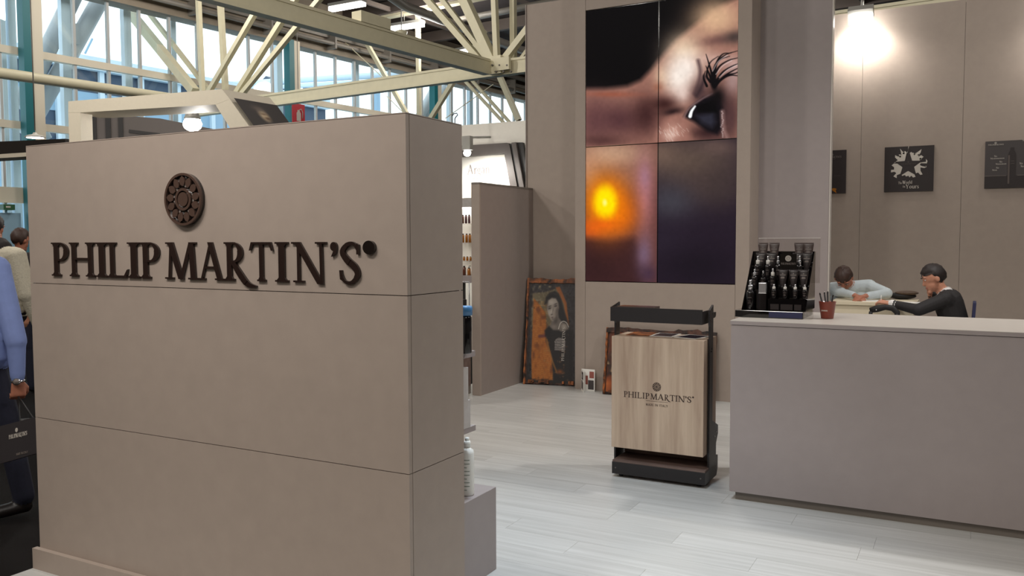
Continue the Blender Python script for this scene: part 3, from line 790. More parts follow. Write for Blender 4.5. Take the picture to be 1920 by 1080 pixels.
# ================================================================== rusty portrait panels leaning on the screen wall
def portrait_canvas():
    c = Canvas(0, 0, 1, 1, 150, 250, (46, 40, 40)); U, V = c.x.copy(), c.y.copy()
    c.x = U*120; c.y = V*200                      # about photo pixels
    n1, n2 = c.noise(1, 14), c.noise(1, 34)
    c.put(np.clip(.5+n1*.6+n2*.4, 0, 1)*.5, (92, 90, 96)); c.put(np.clip(n1*.8+n2*.5-.3, 0, 1), (18, 14, 15))
    c.poly([(6,24),(34,22),(66,14),(88,46),(95,74),(94,88),(60,100),(6,100)], (116, 104, 78), .95, 2)
    c.put(np.clip(n2*.5, 0, 1)*(c.y < 100)*(c.x < 60), (150, 140, 112))
    c.poly([(10,34),(26,48),(40,62),(44,90),(46,118),(58,140),(64,178),(64,196),(14,196),(10,150)], (166, 96, 34), 1, 1.5)
    st = (np.sin(c.y*1.7+n1*2)*.5+.5)*np.clip(n2+.6, 0, 1)
    c.put(st*.45*(c.x < 66)*(c.x > 12)*(c.y > 40), (206, 138, 60)); c.put(np.clip(-n1-.3, 0, 1)*.6*(c.x < 66)*(c.y > 40), (92, 46, 20))
    c.poly([(62,12),(72,10),(90,42),(98,86),(92,90),(84,46)], (176, 98, 34), .85, 1.5)
    # dark lower mass
    c.poly([(46,100),(60,92),(94,88),(108,100),(112,198),(66,198),(60,150),(44,118)], (26, 20, 20), 1, 3)
    for k in range(46):
        a, b = rng.uniform(40, 100), rng.uniform(95, 196)
        c.blob(a, b, rng.uniform(1, 4), rng.uniform(1, 3), (120, 74, 40) if k % 3 else (150, 112, 70), .6)
    c.line([(46,116),(58,150),(72,178)], 4, (168, 112, 44), .7, 1.5); c.line([(28,110),(44,108)], 6, (92, 44, 48), .8, 2)
    c.blob(80, 178, 10, 6, (166, 92, 30), .8)
    # the woman: hair, neck, shoulder, face
    c.poly([(37,46),(40,32),(48,23),(60,19),(70,24),(77,36),(84,56),(92,74),(98,90),(88,92),(78,80),(70,72),(60,48),(46,44)], (24, 19, 18), 1, 2.2)
    c.line([(44,30),(54,24),(66,26)], 2.5, (70, 62, 56), .5, 1.5); c.line([(78,42),(86,62),(93,80)], 2, (56, 48, 44), .5, 1.5)
    c.poly([(56,70),(70,58),(73,72),(80,80),(92,84),(98,94),(80,101),(58,98),(48,92),(54,84)], (118, 108, 100), 1, 2)
    c.blob(66, 78, 6, 9, (74, 66, 60), .8, rot=20); c.blob(86, 89, 9, 7, (176, 166, 154), .9); c.blob(62, 90, 8, 5, (146, 136, 126), .7)
    c.poly([(40,98),(50,89),(60,97),(74,97),(84,102),(80,110),(42,110)], (22, 18, 18), .95, 2)
    c.line([(73,94),(77,83),(84,79),(92,82),(97,90)], 1.7, (228, 222, 212), .9, .6)
    c.poly([(43,48),(46,38),(54,33),(64,34),(70,42),(72,52),(69,62),(64,72),(59,79),(54,77),(48,68),(44,58)], (168, 157, 146), 1, 1.8)
    c.blob(53, 42, 10, 7, (206, 197, 186), .8); c.blob(50, 63, 5, 7, (204, 194, 182), .7); c.blob(68, 58, 5, 15, (98, 88, 80), .8, rot=14); c.blob(62, 75, 6, 4, (112, 102, 94), .7)
    c.blob(44, 44, 3, 10, (80, 70, 64), .5)
    for ex, ey, w_ in ((49.5,54.5,5.2),(64,49.5,5.6)):
        c.blob(ex, ey-1.5, w_*1.15, 3.4, (92, 82, 76), .75, rot=-18); c.blob(ex, ey, w_*.75, 1.5, (22, 18, 18), 1, .25, rot=-18); c.blob(ex-.6, ey+.2, .8, .6, (190, 184, 178), .8)
        c.blob(ex+.3, ey-5, w_*1.0, 1.2, (58, 49, 45), .85, rot=-20)
    c.blob(58, 57, 2.2, 7, (126, 116, 108), .6, rot=12); c.blob(54.5, 60, 1.8, 6, (216, 208, 196), .7, rot=14); c.blob(55.5, 66, 3.2, 1.3, (78, 68, 62), .85, rot=-12)
    c.blob(57, 71.5, 4.6, 1.2, (84, 62, 60), .95, .1, rot=-12); c.blob(57.4, 73.6, 3.8, 1.3, (120, 92, 88), .9, .1, rot=-12); c.blob(58, 76, 3, 1, (96, 86, 78), .6)
    # dark worn edges
    sdb = np.minimum.reduce([c.x-2, 118-c.x, c.y-2, 198-c.y]); c.put(np.clip((7-sdb)/7+c.noise(.35, 26), 0, 1)*.85, (26, 18, 16))
    # white scribbled tree of words
    for k in range(26):
        b = 112+k*.95; hw = 13*math.sin(min(1, (k+3)/14)*PI*.62)
        a = 78-hw
        while a < 78+hw:
            L = rng.uniform(1.5, 4.5); c.line([(a, b), (min(a+L, 78+hw), b+rng.normal(0,.4))], .7, (196, 190, 184), .8, .35); a += L+.8
    return c
def rusty_panel(name, P0, P1, h, lean, label, canvas, wavy=.012, mirror=False):
    """P0, P1 = lower corners, leaning back by `lean` at the top"""
    P0, P1 = Vector(P0), Vector(P1); ax = (P1-P0); w = ax.length; ax.normalize()
    nrm = Vector((ax.y, -ax.x, 0)); upv = (Vector((0,0,1))*h - nrm*lean); upv = upv/ upv.length
    out = ax.cross(upv)
    if out.dot(nrm) < 0: out = -out
    t = thing(name, (P0+P1)/2, label, 'panel')
    W = lambda a, b, c=0: P0+ax*a+upv*b+out*c
    m = MB(); m.extrude([W(.01,.0,-.012), W(w-.01,0,-.012), W(w-.01,h-.01,-.012), W(.01,h-.01,-.012)], out*.012); m.build('board', 'rust_dark', t)
    fw_ = .045
    o = W(fw_*.6, h-fw_*.6, .0015)-origin_of(t)
    me = canvas.mesh('picture', 'print_picture', o, ax*(w-1.2*fw_), upv*-(h-1.2*fw_)); mesh_part('picture', me, t)
    def strip(pa, pb, side, mt):
        n = 24; A = []; B = []
        for k in range(n+1):
            q = k/n; p = (pa[0]+(pb[0]-pa[0])*q, pa[1]+(pb[1]-pa[1])*q)
            j = rng.normal(0, wavy*.35)+wavy*.6*math.sin(q*9); i = rng.normal(0, .004)
            A.append(W(p[0]+side[0]*j, p[1]+side[1]*j, 0)); B.append(W(p[0]-side[0]*(fw_+i), p[1]-side[1]*(fw_+i), 0))
        mb = MB()
        for k in range(n): mb.extrude([A[k], A[k+1], B[k+1], B[k]], out*(.014+.006*rng.random()))
        mb.build('frame_strip', mt, t)
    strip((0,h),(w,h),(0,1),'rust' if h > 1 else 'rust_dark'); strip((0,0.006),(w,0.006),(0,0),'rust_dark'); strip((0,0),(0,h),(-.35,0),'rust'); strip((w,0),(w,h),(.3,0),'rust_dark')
    for k in range(9):
        a = .05+rng.random()*(w-.1); MB().obox(W(a, fw_*.5+.01, .012), ax*rng.uniform(.008,.03), upv*rng.uniform(.008,.02), out*.01).build('flake', 'rust', t)
    return t, W, w, ax, upv, out
pc = portrait_canvas()
t1, W, w, ax, upv, out = rusty_panel('portrait_panel', (-4.188, 8.065, 0), (-3.598, 8.19, 0), 1.14, .2,
    'rusty framed portrait panel of a dark haired woman leaning beside the low divider', pc)
m = MB(); flat_text(m, "PHILIP MARTIN'S", W(.435, .26, .0022), upv, -ax, .03, out, width=.36); m.build('lettering', 'print_pale', t1)
# second panel behind the trolley
pc2 = Canvas(0, 0, 1, 1, 60, 40, (120, 58, 26))
q1, q2 = pc2.noise(1, 8), pc2.noise(1, 20)
pc2.put(np.clip(q1*.5+.2, 0, 1), (176, 92, 36)); pc2.put(np.clip(-q1*.6+q2*.4, 0, 1), (40, 24, 20)); pc2.put(np.clip(q2-.8, 0, 1), (190, 160, 120))
rusty_panel('rusty_panel', (-3.205, 7.9, 0), (-2.09, 7.9, 0), .67, .11, 'low wide rusty orange panel leaning on the screen wall behind the trolley', pc2, .016)
# folded card standing in front of the screen wall
fc_ = thing('folded_card', (-3.42, 7.95, 0), 'small folded white card with photos standing at the foot of the screen wall', 'card')
def card_leaf(a, b, h, name, pics):
    a, b = Vector(a), Vector(b); n = (b-a).normalized().cross(Vector((0,0,1)))
    if n.y > 0: n = -n
    p = MB().extrude([a, b, b+Vector((0,0,h)), a+Vector((0,0,h))], -n*.002).build(name, 'paper', fc_)
    for (u0, u1, v0, v1, mt) in pics:
        MB().extrude([a+(b-a)*u0+Vector((0,0,h*v0))+n*.0004, a+(b-a)*u1+Vector((0,0,h*v0))+n*.0004, a+(b-a)*u1+Vector((0,0,h*v1))+n*.0004, a+(b-a)*u0+Vector((0,0,h*v1))+n*.0004], n*.0006).build('photo', mt, p)
card_leaf((-3.478, 7.985, 0), (-3.405, 7.87, 0), .225, 'front_leaf', [(.12,.5,.12,.5,'poster_black'),(.15,.85,.55,.9,'poster_black'),(.55,.9,.1,.45,'print_grey'),(.2,.5,.62,.78,'print_pale')])
card_leaf((-3.478, 7.99, 0), (-3.33, 7.985, 0), .225, 'rear_leaf', [(.5,.92,.08,.5,'poster_grey'),(.6,.94,.6,.9,'lip'),(.3,.48,.3,.7,'lip')])

# ================================================================== posters on the back wall
PYB = 10.5
def poster(x0, x1, z0, z1, m_, label):
    t = thing('poster', ((x0+x1)/2, PYB, z0), label, 'poster')
    MB().box(x0, x1, PYB-.012, PYB, z0, z1).build('board', m_, t); return t
yb = PYB-.012
p = poster(-1.725, -1.272, 2.066, 2.562, 'poster_black', 'black poster with faint product photo half hidden by the wall edge')
m = MB(); flat_emblem(m, .013, (-1.425, yb, 2.513), (1,0,0), (0,0,1), (0,-1,0)); flat_text(m, "PHILIPMARTIN'S", (-1.535, yb, 2.474), (1,0,0), (0,0,1), .022, (0,-1,0), width=.21); m.build('lettering', 'print_grey', p)
m = MB(); flat_text(m, "MADE IN ITALY", (-1.46, yb, 2.455), (1,0,0), (0,0,1), .008, (0,-1,0), width=.07); m.build('small_print', 'print_dim', p); MB().box(-1.4,-1.33,yb-.001,yb,2.268,2.271).build('rule', 'print_dim', p); MB().box(-1.52,-1.37,yb-.001,yb,2.108,2.112).build('rule', 'print_dim', p)
m = MB(); m.extrude([(-1.53+a, yb, 2.25+b) for a, b in [(0,-.12),(.012,-.1),(.03,.0),(.05,.08),(.04,.14),(.02,.16),(-.02,.13),(-.03,0)]], (0,-.001,0)); m.build('figure_print', 'print_dim', p)
m = MB(); m.extrude([(-1.445+.016*math.cos(t)*(.5 if k % 2 else 1), yb, 2.155+.022*math.sin(t)) for k, t in enumerate(np.linspace(0, 2*PI, 13)[:-1])], (0,-.001,0)); m.build('bottle_print', 'print_pale', p)
m = MB(); m.extrude([(-1.40+a, yb, 2.1+b) for a, b in [(-.03,.02),(0,.03),(.03,.02),(.02,0),(.03,-.03),(.0,-.01),(-.015,.0)]], (0,-.001,0)); m.build('gold_print', 'amber', p)
x0 = -.868; x1 = -.37
p = poster(x0, x1, 2.066, 2.566, 'poster_black', 'black poster with a white city silhouette around a star')
cxp, czp = (x0+x1)/2-.005, 2.356
def pl(pts): return [(cxp+a*.5, yb, czp+b*.5) for a, b in pts]
m = MB()
SR = lambda r, d: (r*math.cos(math.radians(d)), r*math.sin(math.radians(d)))
inner = [SR(.125, 90+36+72*k) for k in range(5)]; outer = [SR(.3, 90+72*k) for k in range(5)]
sil = {  # skyline outlines between neighbouring star points, as (radius, degrees)
 0: [(.3,167),(.25,150),(.33,146),(.36,139),(.28,135),(.29,130),(.32,129),(.3,124),(.27,122),(.35,117),(.42,115),(.34,112),(.3,108),(.33,104),(.3,99),(.27,95),(.42,91),(.42,89.2)],
 1: [(.27,85),(.3,80),(.28,75),(.29,70),(.27,66),(.33,58),(.43,53),(.36,48),(.29,46),(.27,42),(.33,40),(.35,30),(.28,26),(.24,22),(.24,20)],
 2: [(.24,12),(.36,10),(.37,20),(.39,12),(.37,4),(.25,8),(.23,0),(.27,-6),(.36,-8),(.35,-2),(.37,-8),(.33,-13),(.25,-13),(.28,-28),(.36,-36),(.33,-42),(.26,-40),(.24,-50)],
 3: [(.24,-58),(.3,-60),(.29,-70),(.24,-74),(.27,-84),(.23,-88),(.25,-100),(.22,-106),(.26,-118),(.24,-124)],
 4: [(.24,-131),(.31,-138),(.36,-130),(.38,-142),(.29,-146),(.31,-155),(.38,-158),(.36,-166),(.3,-164),(.29,-174),(.34,-182),(.3,-190),(.22,-192)],
}
for k in range(5):
    kk = {0: 0, 1: 4, 2: 3, 3: 2, 4: 1}[k]
    a0, a1 = outer[k], outer[(k+1) % 5]; v = inner[k]
    pts = [v]+[SR(r, d) for r, d in (sil[kk] if kk in (0,) else sil[kk])]
    m.extrude(pl(pts), (0,-.001,0))
for (a, b, r) in ((-.17,.2,.02),(-.1,.27,.02),(.12,.24,.018),(.2,.22,.016),(.24,.13,.022)):
    m.extrude(pl([(a+r*math.cos(t), b+r*math.sin(t)) for t in np.linspace(0, 2*PI, 11)[:-1]]), (0,-.001,0))
m.build('skyline_print', 'print_pale', p)
m = MB(); m.extrude(pl([SR(.29 if i % 2 == 0 else .122, 90+36*i) for i in range(10)]), (0,-.0016,0)); m.build('star_print', 'poster_black', p)
m = MB(); flat_emblem(m, .009, (cxp, yb-.0016, czp+.035), (1,0,0), (0,0,1), (0,-1,0), .0006); flat_text(m, "PHILIPMARTIN'S", (cxp-.075, yb-.0016, czp+.008), (1,0,0), (0,0,1), .014, (0,-1,0), width=.15, thick=.0006); m.build('lettering', 'print_dim', p)
m = MB(); flat_text(m, "The", (cxp-.1, yb, 2.152), (1,0,0), (0,0,1), .026, (0,-1,0), width=.042); flat_text(m, "World", (cxp-.056, yb, 2.152), (1,0,0), (0,0,1), .036, (0,-1,0), width=.1)
flat_text(m, "is", (cxp-.052, yb, 2.112), (1,0,0), (0,0,1), .027, (0,-1,0), width=.026); flat_text(m, "Yours", (cxp-.024, yb, 2.1), (1,0,0), (0,0,1), .046, (0,-1,0), width=.136); m.build('slogan', 'print_pale', p)
x0 = .12; x1 = .64
p = poster(x0, x1, 2.075, 2.575, 'poster_grey', 'dark grey poster with a black bottle and small white notes')
MB().box(x0, x1, yb-.001, yb, 2.075, 2.205).build('lower_band', 'poster_black', p)
MB().box(x0, x0+.2, yb-.002, yb-.001, 2.205, 2.209).box(x0+.3, x1, yb-.002, yb-.001, 2.205, 2.209).build('rule', 'print_grey', p)
bc_ = x0+.25
m = MB(); m.extrude([(bc_+a, yb-.001, z) for a, z in [(-.038,2.09),(.038,2.09),(.038,2.42),(.03,2.45),(.018,2.47),(.018,2.5),(-.018,2.5),(-.018,2.47),(-.03,2.45),(-.038,2.42)]], (0,-.001,0)); m.build('bottle_print', 'poster_black', p)
m = MB().box(bc_-.036, bc_-.02, yb-.003, yb-.002, 2.12, 2.42); m.box(bc_-.01, bc_+.02, yb-.003, yb-.002, 2.355, 2.36).box(bc_-.012, bc_+.024, yb-.003, yb-.002, 2.33, 2.334); m.build('bottle_shine', 'print_dim', p)
m = MB(); flat_emblem(m, .011, (x0+.095, yb, 2.555), (1,0,0), (0,0,1), (0,-1,0)); flat_text(m, "PHILIPMARTIN'S", (x0+.025, yb, 2.53), (1,0,0), (0,0,1), .013, (0,-1,0), width=.145)
for (a, z, w_) in ((.05,2.385,.13),(.1,2.325,.1),(.07,2.262,.045)):
    flat_text(m, "No", (x0+a+.035, yb, z+.022), (1,0,0), (0,0,1), .018, (0,-1,0), width=.028)
    flat_text(m, "Nonononon"[:max(3, int(w_*70))], (x0+a, yb, z), (1,0,0), (0,0,1), .016, (0,-1,0), width=w_)
for (a, z, w_) in ((.34,2.56,.1),(.32,2.32,.08),(.33,2.29,.1)):
    flat_text(m, "No", (x0+a, yb, z), (1,0,0), (0,0,1), .02, (0,-1,0), width=.03)
m.build('notes', 'print_pale', p)

# ================================================================== wall floodlights over the posters
def floodlight(x, power, label):
    t = thing('wall_floodlight', (x, 10.46, 4.1), label, 'lamp', 'floodlights above the posters')
    MB().box(x-.05, x+.05, 10.42, 10.5, 4.02, 4.1).tube([(x,10.46,4.09),(x,10.46,4.2),(x,10.36,4.22),(x,10.27,4.06)], .012, 8).build('arm', 'lamp_body', t)
    MB().obox((x,10.25,4.03), (.13,0,0), (0,.035,.03), (0,-.04,.05)).build('housing', 'lamp_body', t)
    MB().obox((x,10.26,3.955), (.12,0,0), (0,.05,.02), (0,-.012,.03)).build('lamp_glass', 'lamp_bulb', t)
    spot_light('floodlight_beam', (x, 10.3, 3.9), (x, 10.5, 3.55), power, (1.0, .95, .88), 150, .7, .06)
    return t
floodlight(-1.12, 40, 'bright floodlight on an arm above the back wall next to the screen tower')
floodlight(1.0, 40, 'bright floodlight on an arm above the back wall away from the screen tower')

# ================================================================== tester stand on the counter
ZC = 1.0705
ts = thing('tester_stand', (-1.06, 5.42, ZC), 'black glossy tester stand with stepped tiers and clear acrylic header', 'display stand')
SL, SR_ = -1.222, -.858
MB().box(-1.263, SR_-.004, 5.258, 5.61, ZC, ZC+.042).build('base_tray', 'black_gloss', ts, bevel=.002)
MB().box(-1.06, SR_-.008, 5.2565, 5.258, ZC+.004, ZC+.038).build('tray_label', 'navy', ts)
MB().box(SR_, -.815, 5.268, 5.34, ZC, ZC+.05).build('clear_block', 'acrylic', ts)
ZT = at_y(1418, 471, 5.59).z
for x in (SL-.007, SR_):
    MB().extrude([(x,5.275,ZC+.042),(x,5.61,ZC+.042),(x,5.61,ZT),(x,5.575,ZT)], (.007,0,0)).build('side_plate', 'black_gloss', ts)
# rows: depth, tier height (from where the product tops stand)
ROW = {'A': (5.575, at_y(1475, 455, 5.575).z-.15), 'B': (5.51, at_y(1475, 474, 5.51).z-.13), 'C': (5.447, at_y(1475, 480, 5.447).z-.15),
       'D': (5.385, at_y(1475, 505, 5.385).z-.125), 'E': (5.322, at_y(1475, 533, 5.322).z-.088)}
TY_ = {'A': 5.543, 'B': 5.481, 'C': 5.417, 'D': 5.354, 'E': 5.298}
zlow = ZC+.0425
for k_ in 'DCBA':
    MB().box(SL+.001, SR_-.001, TY_[k_], TY_[{'D':'C','C':'B','B':'A','A':'A'}[k_]]-.0005 if k_ != 'A' else 5.609, zlow, ROW[k_][1]-.0005).build('tier', 'black_gloss', ts)
MB().box(-1.075, SR_-.001, TY_['E'], TY_['D']-.0005, zlow, ROW['E'][1]-.0005).build('tier', 'black_gloss', ts)
MB().box(SL+.001, SR_-.001, 5.603, 5.61, ROW['A'][1], ZT).build('back_plate', 'black_gloss', ts)
MB().box(SL+.02, SR_+.035, 5.6105, 5.615, ZC+.2, at_y(1480, 447, 5.61).z).build('acrylic_header', 'acrylic', ts)
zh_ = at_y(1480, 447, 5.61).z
MB().box(SL+.02, SR_+.035, 5.6105, 5.615, zh_, zh_+.003).build('header_highlight', 'white_cap', ts)  # white strip painted in as the highlight along the acrylic's top edge
pxa, pxb = at_y(1463, 490, 5.42).x, at_y(1494, 490, 5.42).x
pq = MB().box(pxa, pxb, 5.4125, 5.4165, ROW['D'][1]+.005, at_y(1478, 476, 5.4125).z).build('plaque', 'black_gloss', ts)
zt_ = at_y(1478, 476, 5.4125).z; pxm = (pxa+pxb)/2
m = MB(); flat_emblem(m, .018, (pxm, 5.412, zt_-.028), (1,0,0), (0,0,1), (0,-1,0)); m.build('emblem_print', 'print_pale', pq)
m = MB(); flat_text(m, "PHILIPMARTIN'S", (pxa+.006, 5.412, zt_-.066), (1,0,0), (0,0,1), .012, (0,-1,0), width=pxb-pxa-.012); m.build('lettering', 'print_grey', pq)

def tube_proto(h, w, body, name='cream_tube'):
    t = thing(name, (0,0,0), 'x', 'tube')
    n = 16; P = []; prof = [(.0,.40,.40),(.02,.46,.46),(.12,.56,.5),(.5,.78,.34),(.88,.98,.1),(1.0,1.0,.05)]
    for z, a, b in prof:
        for k in range(n):
            q = 2*PI*k/n; P.append((a*w/2*math.cos(q), b*w/2*math.sin(q), .022+z*(h-.022)))
    mb = MB(); fs = [(i*n+k, i*n+(k+1)%n, (i+1)*n+(k+1)%n, (i+1)*n+k) for i in range(len(prof)-1) for k in range(n)]
    fs += [tuple(range(n-1,-1,-1)), tuple(range((len(prof)-1)*n, len(prof)*n))]
    mb.add(P, fs, True); b = mb.build('body', body, t)
    MB().lathe([(w*.22,0),(w*.22,.02),(w*.2,.022)], (0,0,0), 14).build('cap', 'bottle_dark', t)
    m_ = MB()
    yv = lambda z: -(w/2)*np.interp((z-.022)/(h-.022), [0,.02,.12,.5,.88,1], [.40,.46,.5,.34,.1,.05])-.0012
    z = h*.72; m_.extrude([(.004*math.cos(q), yv(h*.8), h*.8+.004*math.sin(q)) for q in np.linspace(0, 2*PI, 9)[:-1]], (0,-.0006,0))
    for (z, hw) in ((h*.71,.3),(h*.6,.16),(h*.56,.2)):
        m_.add([(-w*hw, yv(z), z), (w*hw, yv(z), z), (w*hw, yv(z+.004), z+.004), (-w*hw, yv(z+.004), z+.004)], [(0,1,2,3)])
    m_.build('print', 'print_grey', t)
    return t
def bottle_proto(h, r, cap, name='serum_bottle', collar=True, body='bottle_dark'):
    t = thing(name, (0,0,0), 'x', 'bottle')
    MB().lathe([(r*.95,0),(r,.003),(r,h*.56),(r*.85,h*.62),(r*.45,h*.65)], (0,0,0), 14).build('body', body, t)
    MB().lathe([(r*.62,h*.65),(r*.62,h*.8),(r*.55,h*.82)], (0,0,0), 14).build('collar', cap, t)
    MB().lathe([(r*.36,h*.82),(r*.36,h*.95),(r*.26,h)], (0,0,0), 12).build('dropper_top', 'silver', t)
    m_ = MB()
    for (z, hw) in ((h*.4,.5),(h*.28,.35),(h*.22,.42)):
        m_.add([(-r*hw,-r*1.02,z),(r*hw,-r*1.02,z),(r*hw,-r*1.02,z+.003),(-r*hw,-r*1.02,z+.003)], [(0,1,2,3)])
    m_.build('print', 'print_dim', t)
    return t
used = set()
def place(proto, px, Y, z, label, group, py=500, rz=0, scale=None):
    x = at_y(px, py, Y).x
    if proto.name not in used:
        used.add(proto.name); proto.location = (x, Y, z); proto.rotation_euler = (0,0,rz); proto['label'] = label; proto['group'] = group; return proto
    return dup(proto, (x, Y, z), rz, label, group)
tb = tube_proto(.15, .064, 'tube_brown'); tb2 = tube_proto(.13, .064, 'tube_dark'); tb3 = tube_proto(.125, .06, 'tube_dark')
ORD = ['closest to the pen pot', 'second from the pen pot', 'third from the pen pot', 'fourth from the pen pot']
def row_of(proto, key, pxs, py, text, group):
    for k_, px in enumerate(reversed(pxs)):
        place(proto, px, ROW[key][0], ROW[key][1], text+', '+ORD[k_], group, py)
row_of(tb, 'A', (1431, 1452, 1499, 1516), 465, 'brown cream tube on the topmost tier', 'tubes on the topmost tier')
row_of(tb2, 'B', (1427, 1447, 1496, 1513), 490, 'dark cream tube on the second highest tier', 'tubes on the second highest tier')
row_of(tb3, 'D', (1468, 1488, 1507), 525, 'dark cream tube on the second lowest tier', 'tubes on the second lowest tier')
sb = bottle_proto(.088, .0155, 'white_cap')
row_of(sb, 'E', (1451, 1472, 1491, 1509), 545, 'small dropper bottle in the front row', 'small droppers in the front row')
for (a, b) in ((-1.06,-1.01),(-1.0,-.93),(-.92,-.88)): MB().box(a, b, 5.2955, 5.2975, ZC+.048, ZC+.083).build('sample_card', 'tube_dark', ts)
mb_ = bottle_proto(.15, .0165, 'silver', 'pump_bottle'); mc = bottle_proto(.15, .0185, 'white_cap', 'pump_bottle')
yC, zC = ROW['C']; yD, zD = ROW['D']
place(mb_, 1459, yC, zC, 'black bottle with silver cap beside the plaque on the middle tier', 'silver capped bottles', 490)
place(mb_, 1499, yC, zC, 'black bottle with silver cap on the pen pot side of the plaque', 'silver capped bottles', 490)
place(mc, 1421, yC, zC, 'black pump bottle with white collar at the outer end of the middle tier', 'white collared pump bottles', 490)
place(mc, 1440, yC, zC, 'black pump bottle with white collar second from the outer end of the middle tier', 'white collared pump bottles', 490)
md_ = bottle_proto(.13, .018, 'white_cap', 'pump_bottle'); place(md_, 1449, yD, zD, 'black pump bottle with white collar right beside the three dark tubes', None, 520)
me_ = bottle_proto(.125, .0165, 'silver', 'pump_bottle'); place(me_, 1415, yD, zD, 'black bottle with tall silver pump at the outer end of the second lowest tier', None, 520)
mf = bottle_proto(.115, .0165, 'bottle_dark', 'pump_bottle'); place(mf, 1431, yD, zD, 'all black bottle with silver tip on the second lowest tier', None, 520)
mg = bottle_proto(.185, .0235, 'silver', 'spray_bottle'); place(mg, 1407, 5.322, ZC+.0425, 'large black spray bottle with silver top in the front corner of the stand', None, 560)
x = at_y(1430, 555, 5.318).x
sq_ = thing('square_bottle', (x, 5.318, ZC+.0425), 'square black perfume bottle with a frosted silver block cap at the front of the stand', 'bottle')
MB().box(x-.025, x+.025, 5.303, 5.335, ZC+.0425, ZC+.148).build('body', 'bottle_dark', sq_, bevel=.003)
MB().box(x-.023, x+.023, 5.305, 5.333, ZC+.1485, ZC+.21).build('cap', 'silver', sq_, bevel=.003)
# pen cup
P = at_z(1551, 597, ZC); x, y_ = P.x, P.y
cup = thing('pen_cup', (x, y_, ZC), 'small tapered brown pot holding pens on the counter', 'cup')
MB().lathe([(.034,0),(.036,.003),(.049,.1),(.051,.102),(.046,.102),(.034,.006)], (x,y_,ZC), 24).build('body', 'cup_brown', cup)
m = MB()
for k in range(9):
    a = -2.3+k*.1; m.add([(x+.0435*math.cos(a), y_+.0435*math.sin(a), ZC+.045+.003*(k % 2)), (x+.0435*math.cos(a+.07), y_+.0435*math.sin(a+.07), ZC+.045), (x+.0446*math.cos(a+.07), y_+.0446*math.sin(a+.07), ZC+.053), (x+.0446*math.cos(a), y_+.0446*math.sin(a), ZC+.053)], [(0,1,2,3)])
m.build('print', 'print_pale', cup)
for (dx, dy, tx, ty, h_, lb) in ((-.02,.005,-.045,.0,.152,'black pen leaning furthest towards the tester stand in the brown pot'), (-.004,.01,-.02,.01,.158,'black pen standing second from the tester stand in the brown pot'), (.006,-.008,.0,-.002,.163,'black pen standing most upright in the brown pot'), (.02,.01,.03,.012,.14,'black pen leaning away from the tester stand in the brown pot')):
    pn = thing('pen', (x+dx*.5, y_+dy*.5, ZC+.012), lb, 'pen')
    a = Vector((x+dx*.5, y_+dy*.5, ZC+.012)); b = Vector((x+tx, y_+ty, ZC+h_)); d = (b-a)
    MB().tube([a, a+d*.93], .0048, 8).build('barrel', 'pen_black', pn); MB().tube([a+d*.931, b], [.0052,.0035], 8).build('cap', 'bottle_dark', pn)

# ================================================================== exhibition hall: roof, window wall, trusses
ro = MB(); z = 10.3
ro.add([tuple(hall(a, b, z)) for a, b in ((25,-25),(-40,-25),(-40,62),(25,62))]+[tuple(hall(a, b, z+.2)) for a, b in ((25,-25),(-40,-25),(-40,62),(25,62))], [(0,1,2,3),(7,6,5,4),(0,4,5,1),(1,5,6,2),(2,6,7,3),(3,7,4,0)])
ce = ro.build('ceiling', 'roof_dark'); tag(ce, kind='structure')
for nm, c_, a_, b_ in (('wall_hall_rear', hall(-3, -23, 5.1), HL*29, HY*.1), ('wall_hall_side', hall(-31, 18, 5.1), HL*.1, HY*41), ('wall_hall_end', hall(-3, 60, 5.1), HL*29, HY*.1), ('wall_hall_left', hall(24, -9, 5.1), HL*.1, HY*13.9)):
    tag(MB().obox(c_, a_, b_, Vector((0,0,5.15))).build(nm, 'fascia'), kind='structure')
for yy in np.arange(6, 60, 4.45): MB().bar(hall(24, yy, 10.05), hall(-30, yy, 10.05), .22, .42).build('purlin', 'purlin', ce)
for ll_ in (21.5, 17, 12, 7, 2): MB().bar(hall(ll_, -10, 9.95), hall(ll_, 60, 9.95), .1, .16).build('purlin', 'purlin', ce)
ww = thing('window_1', hall(24, 25, 0), kind='structure')
def hbox(l0, l1, y0, y1, z0, z1):
    return MB().obox(hall((l0+l1)/2, (y0+y1)/2, (z0+z1)/2), HL*((l1-l0)/2), HY*((y1-y0)/2), Vector((0,0,(z1-z0)/2)))
WY0, WY1 = 5.0, 48.0
hbox(23.75, 24.35, WY0, WY1, 8.5, 9.1).build('fascia', 'fascia', ww)
hbox(23.9, 24.35, WY0, WY1, 9.1, 10.3).build('fascia', 'fascia', ww)
hbox(23.6, 23.76, WY0, WY1, 9.02, 9.16).build('gutter', 'duct', ww)
for (l_, z_, r_) in ((23.4, 8.78, .075), (23.3, 9.35, .1), (23.55, 9.72, .06)):
    MB().tube([hall(l_, WY0, z_), hall(l_, WY1, z_)], r_, 8).build('pipe', 'duct', ww)
for k, yy in enumerate(np.arange(8, 46, 2.95)): hbox(23.3, 23.8, yy-.04, yy+.04, 8.6, 9.9).build('bracket', 'duct', ww)
for z_, hh in ((6.62, .2), (4.66, .2), (2.78, .42), (.3, .3)):
    hbox(23.9, 24.1, WY0, WY1, z_-hh/2, z_+hh/2).build('rail', 'frame_cream', ww)
my = [12.27+1.008*k for k in range(-7, 36)]
for k, yy in enumerate(my):
    hbox(23.95, 24.06, yy-.035, yy+.035, .4, 8.5).build('mullion', 'mullion', ww)
